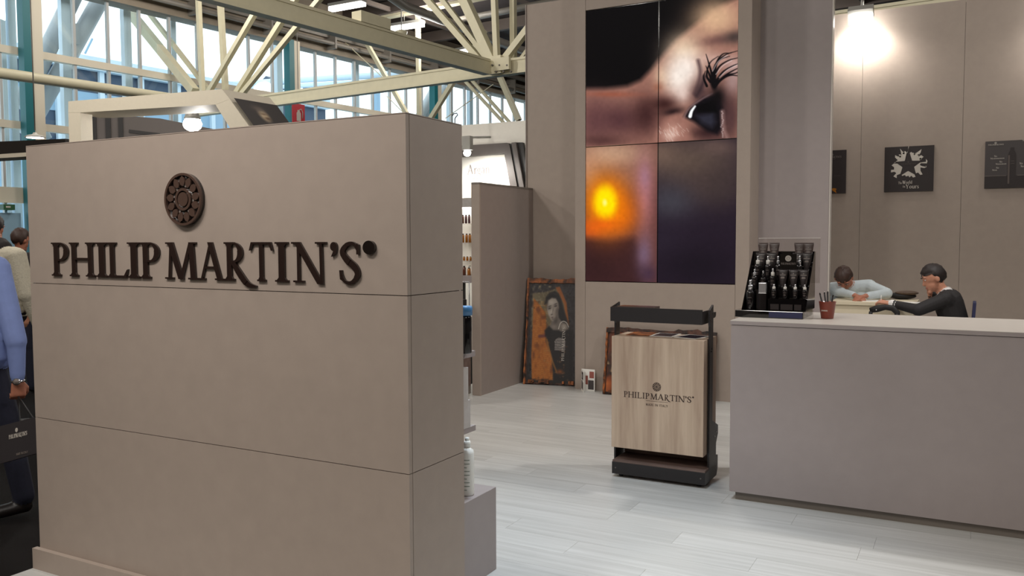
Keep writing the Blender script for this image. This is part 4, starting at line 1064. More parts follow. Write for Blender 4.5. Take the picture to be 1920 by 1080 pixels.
for a, b in zip(my[:-1], my[1:]):
    for z0_, z1_ in ((6.73, 8.49), (4.77, 6.51), (3.0, 4.55), (.46, 2.56)):
        hbox(24.0, 24.012, a+.036, b-.036, z0_, z1_).build('pane', 'window_glass', ww)
for yy in (11.78, 20.85, 28.85, 37.0):
    hbox(23.55, 23.85, yy-.11, yy+.11, 0, 8.6).build('column', 'teal', ww)
    hbox(23.6, 23.9, yy+.14, yy+.42, 0, 8.6).build('column', 'frame_cream', ww)
# doors and exit sign at the far left
for yy in (11.1, 12.2, 13.3): hbox(23.84, 23.9, yy-.48, yy+.48, 0, 2.3).build('door_leaf', 'door_blue', ww)
ex = thing('exit_sign', hall(23.7, 11.5, 2.65), 'small green exit sign on the cream beam of the window wall', 'sign')
p0 = at_plane(5, 383, HL, 23.7); p1 = at_plane(27, 394, HL, 23.7)
yA, yB = p0.dot(HY), p1.dot(HY)
hbox(23.66, 23.88, yA, yB, p1.z, p0.z).build('board', 'green_sign', ex)
hbox(23.65, 23.659, yA+(yB-yA)*.2, yA+(yB-yA)*.6, p1.z+.06, p1.z+.1).build('arrow_print', 'print_pale', ex)
# outside: pale columns and heavy braces beyond the glass
os_ = thing('outer_frame', hall(26, 22, 0), 'pale blue steel columns and heavy grey braces outside the window wall', 'steel frame')
for px, l_, wd in ((3,25,.12),(20,25,.2),(47,25,.16),(121,25,.26),(236,25,.24),(322,25,.18),(520,25,.25),(665,25,.22),(842,25,.25),(880,25,.25)):
    yy = at_plane(px, 60, HL, l_).dot(HY); hbox(l_-.1, l_+.1, yy-wd/2, yy+wd/2, 0, 11).build('column', 'pale_steel', os_)
for (q0, q1, w_) in (((140,-12),(38,200),.5),((192,-8),(48,250),.5),((40,175),(85,262),.4),((815,168),(770,250),.45),((835,160),(790,250),.45)):
    MB().tube([at_plane(*q0, HL, 26), at_plane(*q1, HL, 26)], w_/2, 12).build('brace', 'grey_steel', os_)
MB().bar(at_plane(112, 62, HL, 25.8), at_plane(140, 66, HL, 25.8), .5, .6).build('brace_plate', 'grey_steel', os_)
yd = MB().obox(hall(50, 25, -.08), HL*25.6, HY*55, Vector((0,0,.02))).build('floor_yard', 'build_pale'); tag(yd, kind='structure')
# building across the yard
bd = thing('outside_building', hall(42, 25, 0), 'long blue grey industrial building with dark window bands across the yard', 'building')
for (z0_, z1_, m_, l_) in ((0,6.0,'build_blue',42.0),(6.0,7.9,'build_dark',42.05),(7.9,9.0,'build_blue',42.0),(9.0,10.1,'build_dark',42.05),(10.1,10.75,'build_pale',41.6)):
    hbox(l_, 46, 8, 40, z0_, z1_).build('wall_band', m_, bd)
for k in range(14): hbox(41.8, 42.0, 9+k*2.2, 9.25+k*2.2, 6, 10.1).build('pilaster', 'build_pale', bd)
for (a, b) in ((19.5, 19.9), (23.5, 23.9)): MB().bar(hall(41.5, a, 10.8), hall(41.5, b, 11.6), .08, .08).build('roof_strut', 'build_blue', bd)
pp = thing('pipe_bridge', hall(36, 38, 0), 'pale blue pipes on a bridge outside the window wall', 'pipes')
for (q0, q1, w_) in (((430,158),(760,138),.22),((430,168),(760,150),.16),((440,178),(770,160),.16)):
    MB().tube([at_plane(*q0, HY, 44), at_plane(*q1, HY, 44)], w_, 10).build('pipe', 'build_pale', pp)
for px in (500, 575, 705): q = at_plane(px, 160, HY, 44.3); MB().box(q.x-.2, q.x+.2, q.y-.2, q.y+.2, -.1, q.z).build('support', 'build_blue', pp)
sh = thing('outside_shed', hall(38, 47, 0), 'small dark gabled roof outside above the pipes', 'building')
c = at_plane(497, 160, HY, 47); MB().extrude([c+Vector((-1.0,0,-.6)), c+Vector((1.1,0,-.6)), c+Vector((1.1,0,.2)), c+Vector((.1,0,.75)), c+Vector((-1.0,0,.0))], HY*2).build('roof', 'build_dark', sh)
MB().box(c.x-.9, c.x+1, c.y+.3, c.y+1.8, -.1, c.z-.6).build('wall', 'build_blue', sh)

def beam(q0, q1, n, d, wpx, parent, ext=0, name='truss_member', rnd_=False, m_='truss_cream'):
    a, b = at_plane(*q0, n, d), at_plane(*q1, n, d)
    if ext: a = a+(a-b)*ext
    w_ = wpx*((a+b)/2-CAM).dot(fw)/F
    if rnd_: MB().tube([a, b], w_/2, 10).build(name, m_, parent)
    else: MB().bar(a, b, w_, w_, HY).build(name, m_, parent)
def ibeam(a, b, h, parent, name='chord'):
    a, b = Vector(a), Vector(b); z_ = Vector((0,0,1)); mb = MB()
    mb.bar(a+z_*(h*.42), b+z_*(h*.42), h*.6, h*.16); mb.bar(a-z_*(h*.4), b-z_*(h*.4), h*.6, h*.2); mb.bar(a, b, h*.5, h*.7)
    mb.build(name, 'truss_cream', parent)
tA = thing('roof_truss', hall(15, 16, 5.4), 'cream steel cross truss with fanned struts meeting at a bolted node', 'truss')
ibeam(hall(22.5, 16, 5.42), hall(-6, 16, 5.38), .34, tA)
for q0, q1, w_ in (((225,0),(365,172),14),((372,0),(380,180),8),((492,0),(392,172),9)):
    beam(q0, q1, HY, 16.0, w_, tA, .7)
for q0, q1, w_ in (((260,0),(392,170),7),((413,0),(423,172),9),((553,0),(440,180),10),((598,0),(452,178),9)):
    beam(q0, q1, HY, 16.5, w_, tA, .7)
for q0, q1, w_ in (((871,0),(924,116),17),((927,0),(932,116),10),((984,62),(944,114),12)):
    beam(q0, q1, HY, 15.95, w_, tA, .7)
for q0, q1, w_ in (((962,0),(963,124),10),((802,0),(907,120),11),((830,0),(914,110),9),((990,92),(968,122),6)):
    beam(q0, q1, HY, 16.4, w_, tA, .7)
nd = at_plane(930, 122, HY, 15.8)
MB().obox(nd, HL*.16, HY*.05, Vector((0,0,.2))).build('gusset_plate', 'truss_cream', tA)
nd = at_plane(942, 120, HY, 15.75); MB().obox(nd, HL*.2, HY*.04, Vector((0,0,.14))).build('gusset_plate', 'truss_cream', tA)
for k in range(6):
    q = at_plane(922+k*7, 122+(k % 2)*12, HY, 15.7); MB().tube([q, q+HY*.04], .022, 8).build('bolt', 'duct', tA)
tB = thing('roof_truss', hall(11.3, 6, 5.38), 'cream steel girder running down the hall into the bolted truss node', 'truss')
ibeam(hall(11.35, -8, 5.36), hall(11.35, 15.7, 5.4), .34, tB)
_j = at_plane(697, 52, HL, 11.35).dot(HY)
MB().obox(hall(11.35, _j, 5.66), HL*.12, HY*.4, Vector((0,0,.1))).build('junction_box', 'truss_cream', tB)
tD = thing('roof_truss', hall(20.2, 10, 5.3), 'round cream tube girder nearest the window wall at the hall end', 'truss')
MB().tube([hall(20.5, 2, 5.3), hall(20.15, 15.6, 5.3)], .125, 12).build('chord', 'truss_cream', tD)
tC = thing('roof_truss', hall(14, 24, 5.4), 'thin far cream truss struts seen beneath the cross truss', 'truss')
for q0, q1, w_ in (((642,0),(764,216),7),((783,0),(786,222),7),((884,98),(804,228),8),((884,165),(946,232),5),((895,162),(957,231),5),((940,150),(973,226),9)):
    beam(q0, q1, HY, 24, w_, tC, .3)
for q0, q1, w_ in (((640,73),(725,152),1.2),((925,158),(835,222),1.2),((725,180),(760,215),1.2)): beam(q0, q1, HY, 23.6, w_, tC, 0, 'tie_wire')
ibeam(hall(24, 24, 10.0), hall(-6, 24, 10.0), .5, tC)
# roof pipe and ducts
du = thing('roof_duct', hall(9, 20, 9.3), 'long grey round pipe hanging below the dark roof', 'pipe')
MB().tube([at_z(700, -30, 9.2), at_z(760, 12, 9.2), at_z(990, 98, 9.2)], .16, 10).build('pipe', 'duct', du)
MB().tube([at_z(860, 38, 9.4), at_z(1100, -10, 9.4)], .12, 10).build('branch', 'duct', du)
for (q0, q1, lb) in (((620,18),(682,7),'long ceiling tube lamp behind the highest part of the girder'),((724,56),(793,46),'long ceiling tube lamp above the round bell fitting'),((852,101),(884,94),'far ceiling tube lamp beside the bolted truss node')):
    a, b = at_z(*q0, 9.3), at_z(*q1, 9.3); t = thing('tube_lamp', (a+b)/2, lb, 'lamp', 'ceiling tube lamps')
    MB().bar(a, b, .22, .12).build('diffuser', 'lamp_tube', t); MB().bar(a+Vector((0,0,.12)), b+Vector((0,0,.12)), .3, .1).build('housing', 'lamp_body', t)
    MB().tube([(a+b)/2+Vector((0,0,.15)), (a+b)/2+Vector((0,0,.98))], .02, 6).build('rod', 'lamp_body', t)
q = at_z(753, 66, 8.2); t = thing('bell_lamp', q, 'pale bell shaped ceiling fitting below the tube lamp', 'lamp')
MB().lathe([(.16,-.16),(.16,0),(.2,.12),(.1,.16)], q, 16).build('shade', 'truss_cream', t); MB().tube([q+Vector((0,0,.16)), q+Vector((0,0,2.08))], .02, 6).build('rod', 'lamp_body', t)
# red extinguisher sign
p0 = at_plane(547, 193, HL, 22); p1 = at_plane(571, 221, HL, 22); yA, yB = p0.dot(HY), p1.dot(HY); p1.z -= .2
fs_ = thing('fire_sign', hall(22, (yA+yB)/2, p1.z), 'red fire extinguisher sign hanging in front of the windows', 'sign')
hbox(21.98, 22.0, yA, yB, p1.z, p0.z).build('board', 'red_sign', fs_)
yc_ = (yA+yB)/2; zc_ = (p0.z+p1.z)/2-.05; g = hall(21.975, yc_, zc_)
m = MB(); m.extrude([g+HY*a+Vector((0,0,b)) for a, b in [(-.09,-.2),(.09,-.2),(.09,.06),(.05,.11),(.05,.16),(-.05,.16),(-.05,.11),(-.09,.06)]], HL*.004); m.build('bottle_print', 'print_pale', fs_)
m = MB(); m.tube([g+HY*.0+Vector((0,0,.15)), g+HY*.1+Vector((0,0,.2)), g+HY*.17+Vector((0,0,.1)), g+HY*.16+Vector((0,0,-.1))], .014, 6); m.build('hose_print', 'print_pale', fs_)
MB().tube([hall(21.99, yc_, p0.z), hall(21.99, yc_, 10.1)], .012, 6).build('wire', 'duct', fs_)

# ================================================================== neighbouring stands
A, B, Cn = Vector((-8.3, 5.73, 0)), Vector((-6.32, 6.045, 0)), Vector((-6.42, 6.72, 0))
fr = thing('white_portal', (A+B)/2, 'white portal frame of a neighbouring stand with a slanted picture end', 'exhibition stand')
dx = (B-A).normalized(); dy = Vector((-dx.y, dx.x, 0)); Z = Vector((0,0,1)); th_ = .42
def onf(px, py): return at_plane(px, py, dy, A.dot(dy))
topL, topR = onf(128, 190), onf(416, 167)
li, ri, rb = onf(150, 211), onf(404, 196), onf(462, 262)
# front bar, left post, slanted right post
MB().extrude([topL, topR, onf(431,186), ri, onf(150,211), onf(128,211)], dy*th_).build('top_bar', 'white_frame', fr)
bl = onf(128, 262); MB().extrude([onf(128,211.3), onf(150,211.3), Vector((onf(150,211).x, onf(150,211).y, 0)), Vector((topL.x, topL.y, 0))], dy*.16).build('post', 'white_frame', fr)
e0, e1 = onf(431, 186.2), onf(404, 196.2)
sl = (onf(465,234)-e0); k_ = (e0.z-1.9)/(-sl.z); f0 = e0+sl*k_; sl = sl*k_
sl2 = (onf(430,238)-e1); f1 = e1+sl2*((e1.z-1.9)/(-sl2.z))
MB().extrude([e0, f0, f1, e1], dy*.1).build('slanted_post', 'white_frame', fr)
MB().extrude([Vector((f0.x,f0.y,-.06)), Vector((f1.x,f1.y,-.06)), f1, f0], dy*.1).build('post', 'white_frame', fr)
# picture end: sheared board going back from the slanted post
back = (at_z(506, 183, topR.z)-topR); back.z = 0
nn = back.cross(sl).normalized()
q0_, q1_ = e0+back*.06-Z*.02, e0+back*.94
mp_ = MB().extrude([topR, e0, f0, f0+back, e0+back, topR+back], nn*.03); mp_.build('side_board', 'white_frame', fr)
sn = sl.normalized()
pcn = Canvas(0,0,1,1,60,60,(62,56,54)); pcn.blob(.46,.3,.17,.2,(206,184,152),1,.2); pcn.blob(.5,.36,.09,.04,(86,62,46),.9); pcn.blob(.47,.27,.12,.03,(110,86,66),.8); pcn.blob(.42,.16,.18,.08,(104,92,84),.9); pcn.blob(.5,.56,.26,.08,(150,140,132),.7)
flip = nn if nn.dot(CAM-e0) > 0 else -nn
o = e0+back*.03+sn*.01+flip*.034-origin_of(fr)
mesh_part('picture', pcn.mesh('picture', 'print_picture', o, back*.9, sn*.62), fr)
# dark striped stand seen through the portal
ds = thing('dark_stand', (-8.6, 8.4, 0), 'dark grey striped fascia of a stand seen through the white portal', 'exhibition stand')
D0, D1 = Vector((-9.6, 7.6, 0)), Vector((-6.2, 11.5, 0)); dd = (D1-D0).normalized(); dn = Vector((dd.y, -dd.x, 0))
def ond(px, py): return at_plane(px, py, dn, D0.dot(dn))
a0, a1 = ond(165, 212), ond(440, 250)
MB().extrude([Vector((a0.x,a0.y,0)), Vector((a1.x,a1.y,0)), a1, ond(300,222), a0], -dn*.1).build('fascia', 'booth_grey', ds)
for (x0_, x1_) in ((168,180),(197,207),(221,230)):
    u0, u1 = ond(x0_, 211), ond(x1_, 212); MB().extrude([Vector((u0.x,u0.y,0)), Vector((u1.x,u1.y,0)), u1, u0], dn*.02).build('stripe', 'booth_black', ds)
MB().extrude([ond(242,243), ond(300,250), ond(300,256), ond(242,249)], dn*.02).build('ledge', 'booth_black', ds)
def globe_lamp(name, c, r, label, power, tgt):
    t = thing(name, c, label, 'lamp'); MB().ell(c, (r, r, r*.8)).build('bulb', 'lamp_bulb', t)
    MB().lathe([(r*.9, r*.55),(r*.7,r*1.2),(r*.2,r*1.4)], c, 14).build('shade', 'lamp_body', t)
    bell_light(c+(Vector(tgt)-c).normalized()*(r*1.9), power*.35, (1,.95,.88), .04)
    return t
c = at_plane(361, 233, dy, A.dot(dy)+.9); globe_lamp('spot_lamp', c, .1, 'glaring lamp just above the logo partition inside the white portal', 60, c+Vector((-.2, 1.5, -1.0)))
# black fascia and dish lamp at the far left
bf = thing('black_fascia', at_y(60, 280, 6.6), 'black fascia beam of a stand beyond the aisle people', 'exhibition stand')
a, b = at_y(-60, 268, 6.6), at_y(122, 260, 6.6); a2, b2 = at_y(-60, 293, 6.6), at_y(122, 281, 6.6)
MB().extrude([a, b, b2, a2], (0,.3,0)).build('beam', 'booth_black', bf)
MB().extrude([a2, b2, b2-Z*.05, a2-Z*.05], (0,.3,0)).build('lower_edge', 'white_frame', bf)
for px in (-40, 118): q = at_y(px, 280, 6.75); MB().box(q.x-.05, q.x+.05, q.y-.05, q.y+.05, -.06, q.z-.05).build('post', 'booth_black', bf)
c = at_y(66, 258, 7.4); t = thing('dish_lamp', c, 'white dish pendant lamp above the black fascia', 'lamp')
MB().lathe([(.125,0),(.13,.008),(.1,.028),(.035,.045),(.02,.07)], c, 24).build('shade', 'white_paint', t); MB().lathe([(.11,-.006),(.11,.0)], c, 20).build('diffuser', 'lamp_tube', t); MB().tube([c+Z*.1, c+Z*2.2], .008, 6).build('cord', 'duct', t)
# bright stand behind the divider
NYB = 10.3
ns = thing('argan_stand', (-5.7, NYB, 0), 'bright white stand wall with grey slanted frame and faint lettering behind the divider', 'exhibition stand')
a, b = at_y(845, 233, NYB), at_y(1010, 225, NYB)
MB().box(a.x-1.2, b.x+.3, NYB+.02, NYB+.1, 0, at_y(925,230,NYB).z).build('wall', 'white_paint', ns)
F_ = lambda px, py, d=0: Vector((at_y(px, py, NYB).x, NYB-d, at_y(px, py, NYB).z))
MB().extrude([F_(830,277), F_(957,269), F_(962,274), F_(985,400), F_(972,400), F_(952,289), F_(830,297)], (0,-.1,0)).build('frame', 'booth_grey', ns)
MB().extrude([F_(958.5,271,.02), F_(965,270,.02), F_(989,400,.02), F_(982,400,.02)], (0,-.06,0)).build('stripe', 'booth_black', ns)
MB().extrude([F_(966,269,.03), F_(974,268,.03), F_(998,400,.03), F_(990,400,.03)], (0,-.08,0)).build('stripe', 'booth_grey', ns)
MB().extrude([F_(974.5,268,.01), F_(984,268,.01), F_(1008,400,.01), F_(998.5,400,.01)], (0,-.06,0)).build('stripe', 'booth_black', ns)
MB().extrude([F_(830,298), F_(952,290), F_(971,400), F_(971,760), F_(830,760)], (0,.015,0)).build('light_panel', 'argan_white', ns)
m = MB(); q = F_(876, 327, .001); k_ = (at_y(919,327,NYB).x-q.x); flat_text(m, "Argan", q, (1,0,0), (0,0,1), .13, (0,-1,0), width=k_, thick=.002)
m.build('lettering', 'print_argan', ns)
m = MB(); q = F_(884, 337, .001); flat_text(m, "nurgan", q, (1,0,0), (0,0,1), .04, (0,-1,0), width=k_*.6, thick=.002); m.build('small_lettering', 'print_argan', ns)
c = at_y(876, 284, 9.7); t = thing('stand_lamp', c, 'glaring floodlight in front of the white stand wall behind the divider', 'lamp')
MB().ell(c-Z*.02, (.05, .04, .045)).build('bulb', 'lamp_bulb', t); MB().box(c.x-.06, c.x+.06, c.y-.03, c.y+.05, c.z+.02, c.z+.2).build('housing', 'lamp_body', t); MB().tube([c+Z*.18, (c.x, NYB+.012, c.z+.25)], .015, 8).build('arm', 'lamp_body', t)
spot_light('lamp_beam', c+Vector((0,.0,-.12)), (c.x+.1, NYB, 1.6), 45, (1,.96,.9), 150, .6, .08)
hk = thing('hook', at_x(854, 224, -1.79), 'small dark metal hook standing on top of the logo partition', 'hook')
q = at_x(853, 232, -1.75); q.z = 1.99
MB().tube([q, q+Z*.022, q+Vector((.004,.0,.028)), q+Vector((.01,.004,.036)), q+Vector((.004,.008,.044)), q+Vector((-.008,.004,.042)), q+Vector((-.011,.0,.034))], .0022, 6).build('wire', 'black_metal', hk)
# white lit niche with products
NS = 9.3
nu = thing('product_niche', at_y(880, 520, NS), 'white lit product niche with glass shelves seen past the partition edge', 'shelf')
xr = at_y(890, 440, NS).x; xl = xr-.6
zt, zb2, zm = at_y(880, 371, NS).z, at_y(880, 530, NS).z, at_y(880, 517, NS).z
MB().box(xl, xr, NS+.2, NS+.22, zb2, zt).build('back', 'argan_white', nu); MB().box(xr-.03, xr, NS, NS+.2, zm, zt).build('side', 'white_paint', nu); MB().box(xl, xl+.03, NS, NS+.2, zm, zt).build('side', 'white_paint', nu)
MB().box(xl, xr, NS-.002, NS+.2, at_y(880,388,NS).z, zt).build('header', 'wrap_grey', nu); MB().box(xl, xr+.01, NS-.06, NS+.22, zb2, zm).build('base', 'taupe_counter', nu)
MB().box(xl+.1, xr-.1, NS+.05, NS+.18, at_y(880,388,NS).z-.012, at_y(880,388,NS).z-.002).build('lamp_strip', 'lamp_tube', nu)
shz = [at_y(880, 419, NS+.1).z, at_y(880, 455, NS+.1).z, at_y(880, 489, NS+.1).z]
for z_ in shz: MB().box(xl+.03, xr-.031, NS+.03, NS+.199, z_-.012, z_).build('glass_shelf', 'acrylic', nu)
MB().box(xr-.25, xr-.2, NS+.06, NS+.1, 0, zb2).build('leg', 'black_metal', nu)
def jar(px, zb, r, h, m_, lb, gp, pump=False):
    x_ = at_y(px, 450, NS+.1).x; t = thing('niche_bottle', (x_, NS+.1, zb), lb, 'bottle', gp)
    MB().lathe([(r,0),(r,h*.8),(r*.6,h*.88)], (x_,NS+.1,zb), 14).build('body', m_, t); mm = MB().lathe([(r*.65,h*.88),(r*.65,h)], (x_,NS+.1,zb), 12)
    if pump: mm.tube([(x_,NS+.1,zb+h),(x_,NS+.1,zb+h*1.2),(x_+r*1.2,NS+.1,zb+h*1.2)], r*.2, 6)
    mm.build('cap', 'bottle_dark', t)
for i, px in enumerate((868, 874, 880)): jar(px, shz[0]+.0005, .017, at_y(880,402,NS).z-shz[0], ['amber_dark','plum','plum'][i], ['dark brown bottle on the top glass shelf of the niche','plum bottle in the middle of the top glass shelf','plum bottle at the outer end of the top glass shelf'][i], 'bottles on the top niche shelf')
for i, px in enumerate((868, 875, 881)): jar(px, shz[1]+.0005, .0185, at_y(880,438,NS).z-shz[1], 'amber', ['amber bottle furthest from the open side on the second glass shelf','amber bottle in the middle of the second glass shelf','amber bottle at the open side end of the second glass shelf'][i], 'amber bottles on the second niche shelf')
for i, px in enumerate((870, 876, 882)): jar(px, shz[2]+.0005, .016, .055, 'amber', ['small amber jar furthest from the open side on the third glass shelf','small amber jar in the middle of the third glass shelf','small amber jar at the open side end of the third glass shelf'][i], 'small amber jars on the third niche shelf')
jar(879, zm+.0005, .022, .1, 'amber', 'amber pump bottle on the base of the niche', None, True); jar(870, zm+.0005, .022, .12, 'amber_dark', 'dark brown bottle on the base of the niche', None)
# cabinet beyond the divider with a black case on it
cb_ = thing('drawer_cabinet', (-4.6, 6.9, 0), 'grey brown drawer cabinet with a small knob standing behind the divider edge', 'cabinet')
MB().box(-4.95, -4.352, 6.55, 7.24, .02, .8).build('body', 'plinth', cb_); MB().box(-4.351, -4.345, 6.56, 7.23, .1, .78).build('drawer_front', 'walnut', cb_)
MB().tube([(-4.345, 7.03, .27), (-4.33, 7.03, .27)], .008, 8).build('knob', 'silver', cb_); MB().box(-4.96, -4.34, 6.54, 7.25, .8, .815).build('top', 'worktop', cb_); MB().box(-4.94, -4.36, 6.56, 7.23, 0, .02).build('foot', 'worktop', cb_)
cs = thing('black_case', (-4.6, 7.0, .8155), 'black case standing on the drawer cabinet behind the divider edge', 'case')
MB().box(-4.85, -4.38, 6.75, 7.02, .8155, 1.06).build('body', 'black_matte', cs); MB().box(-4.6, -4.37, 7.04, 7.2, .8155, .96).build('side_pocket', 'black_matte', cs)
rl = thing('steel_rail', (-4.5, 7.18, 0), 'thin steel rail above the black case', 'rail')
MB().tube([(-4.36,7.235,.816),(-4.36,7.235,1.13),(-4.9,7.235,1.15)], .007, 6).tube([(-4.5,7.235,.816),(-4.5,7.235,1.135)], .007, 6).build('rail', 'silver', rl)

# ================================================================== people
def capsule(mb, p0, r0, p1, r1, n=12):
    p0, p1 = Vector(p0), Vector(p1); d = (p1-p0); L = d.length
    if L < 1e-5: mb.ell(p0, (r0, r0, r0)); return
    d.normalize(); pts = []; rad = []
    for k in range(4): a = -PI/2+PI/2*k/4; pts.append(p0+d*(r0*math.sin(a))); rad.append(max(r0*math.cos(a), .0008))
    for k in range(0, 5): a = PI/2*k/4; pts.append(p1+d*(r1*math.sin(a))); rad.append(max(r1*math.cos(a), .0008))
    mb.tube(pts, rad, n)
class Figure:
    """one continuous body surface fused from tapered limbs; colours by the nearest limb"""
    def __init__(s): s.c = []; s.e = []
    def limb(s, p0, r0, p1, r1, m): s.c.append((Vector(p0), r0, Vector(p1), r1, m)); return s
    def ell(s, c, r, m, R=None): s.e.append((Vector(c), r, R or Matrix.Identity(3), m)); return s
    def build(s, parent, voxel=.009, smooth=4, name='body'):
        mb = MB()
        for p0, r0, p1, r1, m in s.c: capsule(mb, p0, r0, p1, r1)
        for c, r, R, m in s.e: mb.ell(c, r, R)
        me = mb.mesh('tmp', 'skin'); o = bpy.data.objects.new('tmp', me); col.objects.link(o)
        rm = o.modifiers.new('r', 'REMESH'); rm.mode = 'VOXEL'; rm.voxel_size = voxel; rm.use_smooth_shade = True
        sm = o.modifiers.new('s', 'SMOOTH'); sm.factor = .5; sm.iterations = smooth
        dg = bpy.context.evaluated_depsgraph_get(); out = bpy.data.meshes.new_from_object(o.evaluated_get(dg))
        bpy.data.objects.remove(o); bpy.data.meshes.remove(me)
        names = []
        for q in s.c+s.e:
            if q[-1] not in names: names.append(q[-1])
        n = len(out.polygons); C = np.zeros(n*3); out.polygons.foreach_get('center', C); C = C.reshape(-1, 3)
        best = np.full(n, 1e9); idx = np.zeros(n, int)
        for p0, r0, p1, r1, m in s.c:
            a, b = np.array(p0), np.array(p1); e = b-a; t = np.clip(((C-a)@e)/(e@e+1e-9), 0, 1)
            d = np.abs(np.linalg.norm(C-a-t[:, None]*e, axis=1)-(r0+(r1-r0)*t)); k = d < best; best[k] = d[k]; idx[k] = names.index(m)
        for c, r, R, m in s.e:
            q = (C-np.array(c))@np.array(R); rr = np.array(r); f = np.linalg.norm(q/rr, axis=1); d = np.abs(f-1)*np.min(rr); k = d < best; best[k] = d[k]; idx[k] = names.index(m)
        out.materials.clear()
        for m in names: out.materials.append(MATS[m])
        out.polygons.foreach_set('material_index', idx.astype(np.int32)); out.polygons.foreach_set('use_smooth', [True]*n)
        off = origin_of(parent); out.transform(Matrix.Translation(-off)); out.update()
        o = bpy.data.objects.new(name, out); col.objects.link(o); o.parent = parent; ORIG[o.name] = off
        return o
def frame(fwd, upv=(0,0,1)):
    f = Vector(fwd).normalized(); u = Vector(upv); u = (u-f*u.dot(f)).normalized(); r = f.cross(u)
    return r, f, u
def head(fig, c, fwd, upv, skin, s=1.0):
    """c = centre of the head; 0.23 m tall"""
    r, f, u = frame(fwd, upv); c = Vector(c); R = Matrix((r, f, u)).transposed()
    fig.ell(c+u*.02*s, (.073*s, .093*s, .095*s), skin, R); fig.ell(c-u*.05*s+f*.022*s, (.056*s, .068*s, .066*s), skin, R)
    fig.limb(c+f*.084*s+u*.012*s, .009*s, c+f*.099*s-u*.026*s, .0145*s, skin)
    fig.ell(c+f*.075*s-u*.098*s, (.024*s, .02*s, .018*s), skin, R)
    for k in (-1, 1):
        fig.ell(c+r*k*.075*s-u*.012*s-f*.006*s, (.011*s, .02*s, .032*s), skin, R)
        fig.ell(c+r*k*.03*s+f*.082*s+u*.03*s, (.024*s, .014*s, .009*s), skin, R)
    return r, f, u, R
def face_parts(parent, c, fr_, s=1.0):
    r, f, u, R = fr_; c = Vector(c)
    for k in (-1, 1):
        e = MB().ell(c+r*k*.03*s+f*.080*s+u*.008*s, (.011*s, .009*s, .006*s), R, 10, 6).build('eye', 'eye_white', parent)
        MB().ell(c+r*k*.03*s+f*.0865*s+u*.007*s, (.0055*s, .004*s, .005*s), R, 8, 6).build('iris', 'iris', e)
        MB().tube([c+r*k*.014*s+f*.098*s+u*.03*s, c+r*k*.034*s+f*.094*s+u*.036*s, c+r*k*.05*s+f*.082*s+u*.03*s], [.003*s,.0035*s,.002*s], 6).build('eyebrow', 'brow', parent)
    MB().tube([c-r*.025*s+f*.086*s-u*.064*s, c+f*.095*s-u*.062*s, c+r*.025*s+f*.086*s-u*.064*s], [.002*s,.0055*s,.002*s], 8).build('mouth', 'lip', parent)
def hair(parent, c, fr_, m, s=1.0, longer=0):
    r, f, u, R = fr_; c = Vector(c); mb = MB(); nu, nv = 30, 18; P = []; fs = []; keep = {}
    for j in range(nv+1):
        ph = PI*j/nv-PI/2
        for k in range(nu):
            t = 2*PI*k/nu; wob = 1+.025*math.sin(7*t+j)+.02*math.sin(11*t-2*j)
            q = Vector((.084*math.cos(ph)*math.cos(t)*wob, .104*math.cos(ph)*math.sin(t)*wob, .106*math.sin(ph)*wob+.022)); keep[(j, k)] = len(P)
            line = .052-.085*max(0, -math.sin(t))**.7 - (.05 if abs(math.cos(t)) > .75 and math.sin(t) < .35 else 0) - longer*max(0, -math.sin(t))
            if math.sin(t) > .2: line = .062
            if q.z < line: q = Vector((q.x*.9, q.y*.88, max(q.z, line-.02)))
            P.append(c+R@(q*s))
    fs = [(keep[(j,k)], keep[(j,(k+1)%nu)], keep[(j+1,(k+1)%nu)], keep[(j+1,k)]) for j in range(nv) for k in range(nu)]
    mb.add(P, fs, True); mb.build('hair', m, parent)
def hand(fig, w, d, pal, skin, curl=.6, s=1.0, side=1):
    """w = wrist, d = hand direction, pal = palm normal (towards which the fingers curl)"""
    w = Vector(w); d = Vector(d).normalized(); p = Vector(pal); p = (p-d*p.dot(d)).normalized(); x = d.cross(p)*side
    kn = [w+d*.088*s+x*o*s for o in (.03, .01, -.01, -.029)]
    for k in kn: fig.limb(w+d*.012*s+(k-w-d*.088*s)*.6, .0135*s, k, .011*s, skin)
    fig.limb(w-d*.02*s, .024*s, w+d*.02*s, .023*s, skin)
    for k, L in zip(kn, (.07, .078, .073, .058)):
        a = curl; d1 = (d*math.cos(a)+p*math.sin(a)); d2 = (d*math.cos(2.1*a)+p*math.sin(2.1*a)); d3 = (d*math.cos(2.9*a)+p*math.sin(2.9*a))
        q1 = k+d1*L*.48*s; q2 = q1+d2*L*.32*s; q3 = q2+d3*L*.22*s
        fig.limb(k, .0098*s, q1, .0088*s, skin); fig.limb(q1, .0088*s, q2, .008*s, skin); fig.limb(q2, .008*s, q3, .007*s, skin)
    b = w+d*.025*s+x*.022*s; q1 = b+(d*.6+x*.55+p*.35).normalized()*.04*s; q2 = q1+(d*.75+p*.55+x*.1).normalized()*.034*s; q3 = q2+(d*.7+p*.7-x*.2).normalized()*.026*s
    fig.limb(b, .015*s, q1, .0115*s, skin); fig.limb(q1, .0115*s, q2, .0095*s, skin); fig.limb(q2, .0095*s, q3, .008*s, skin)

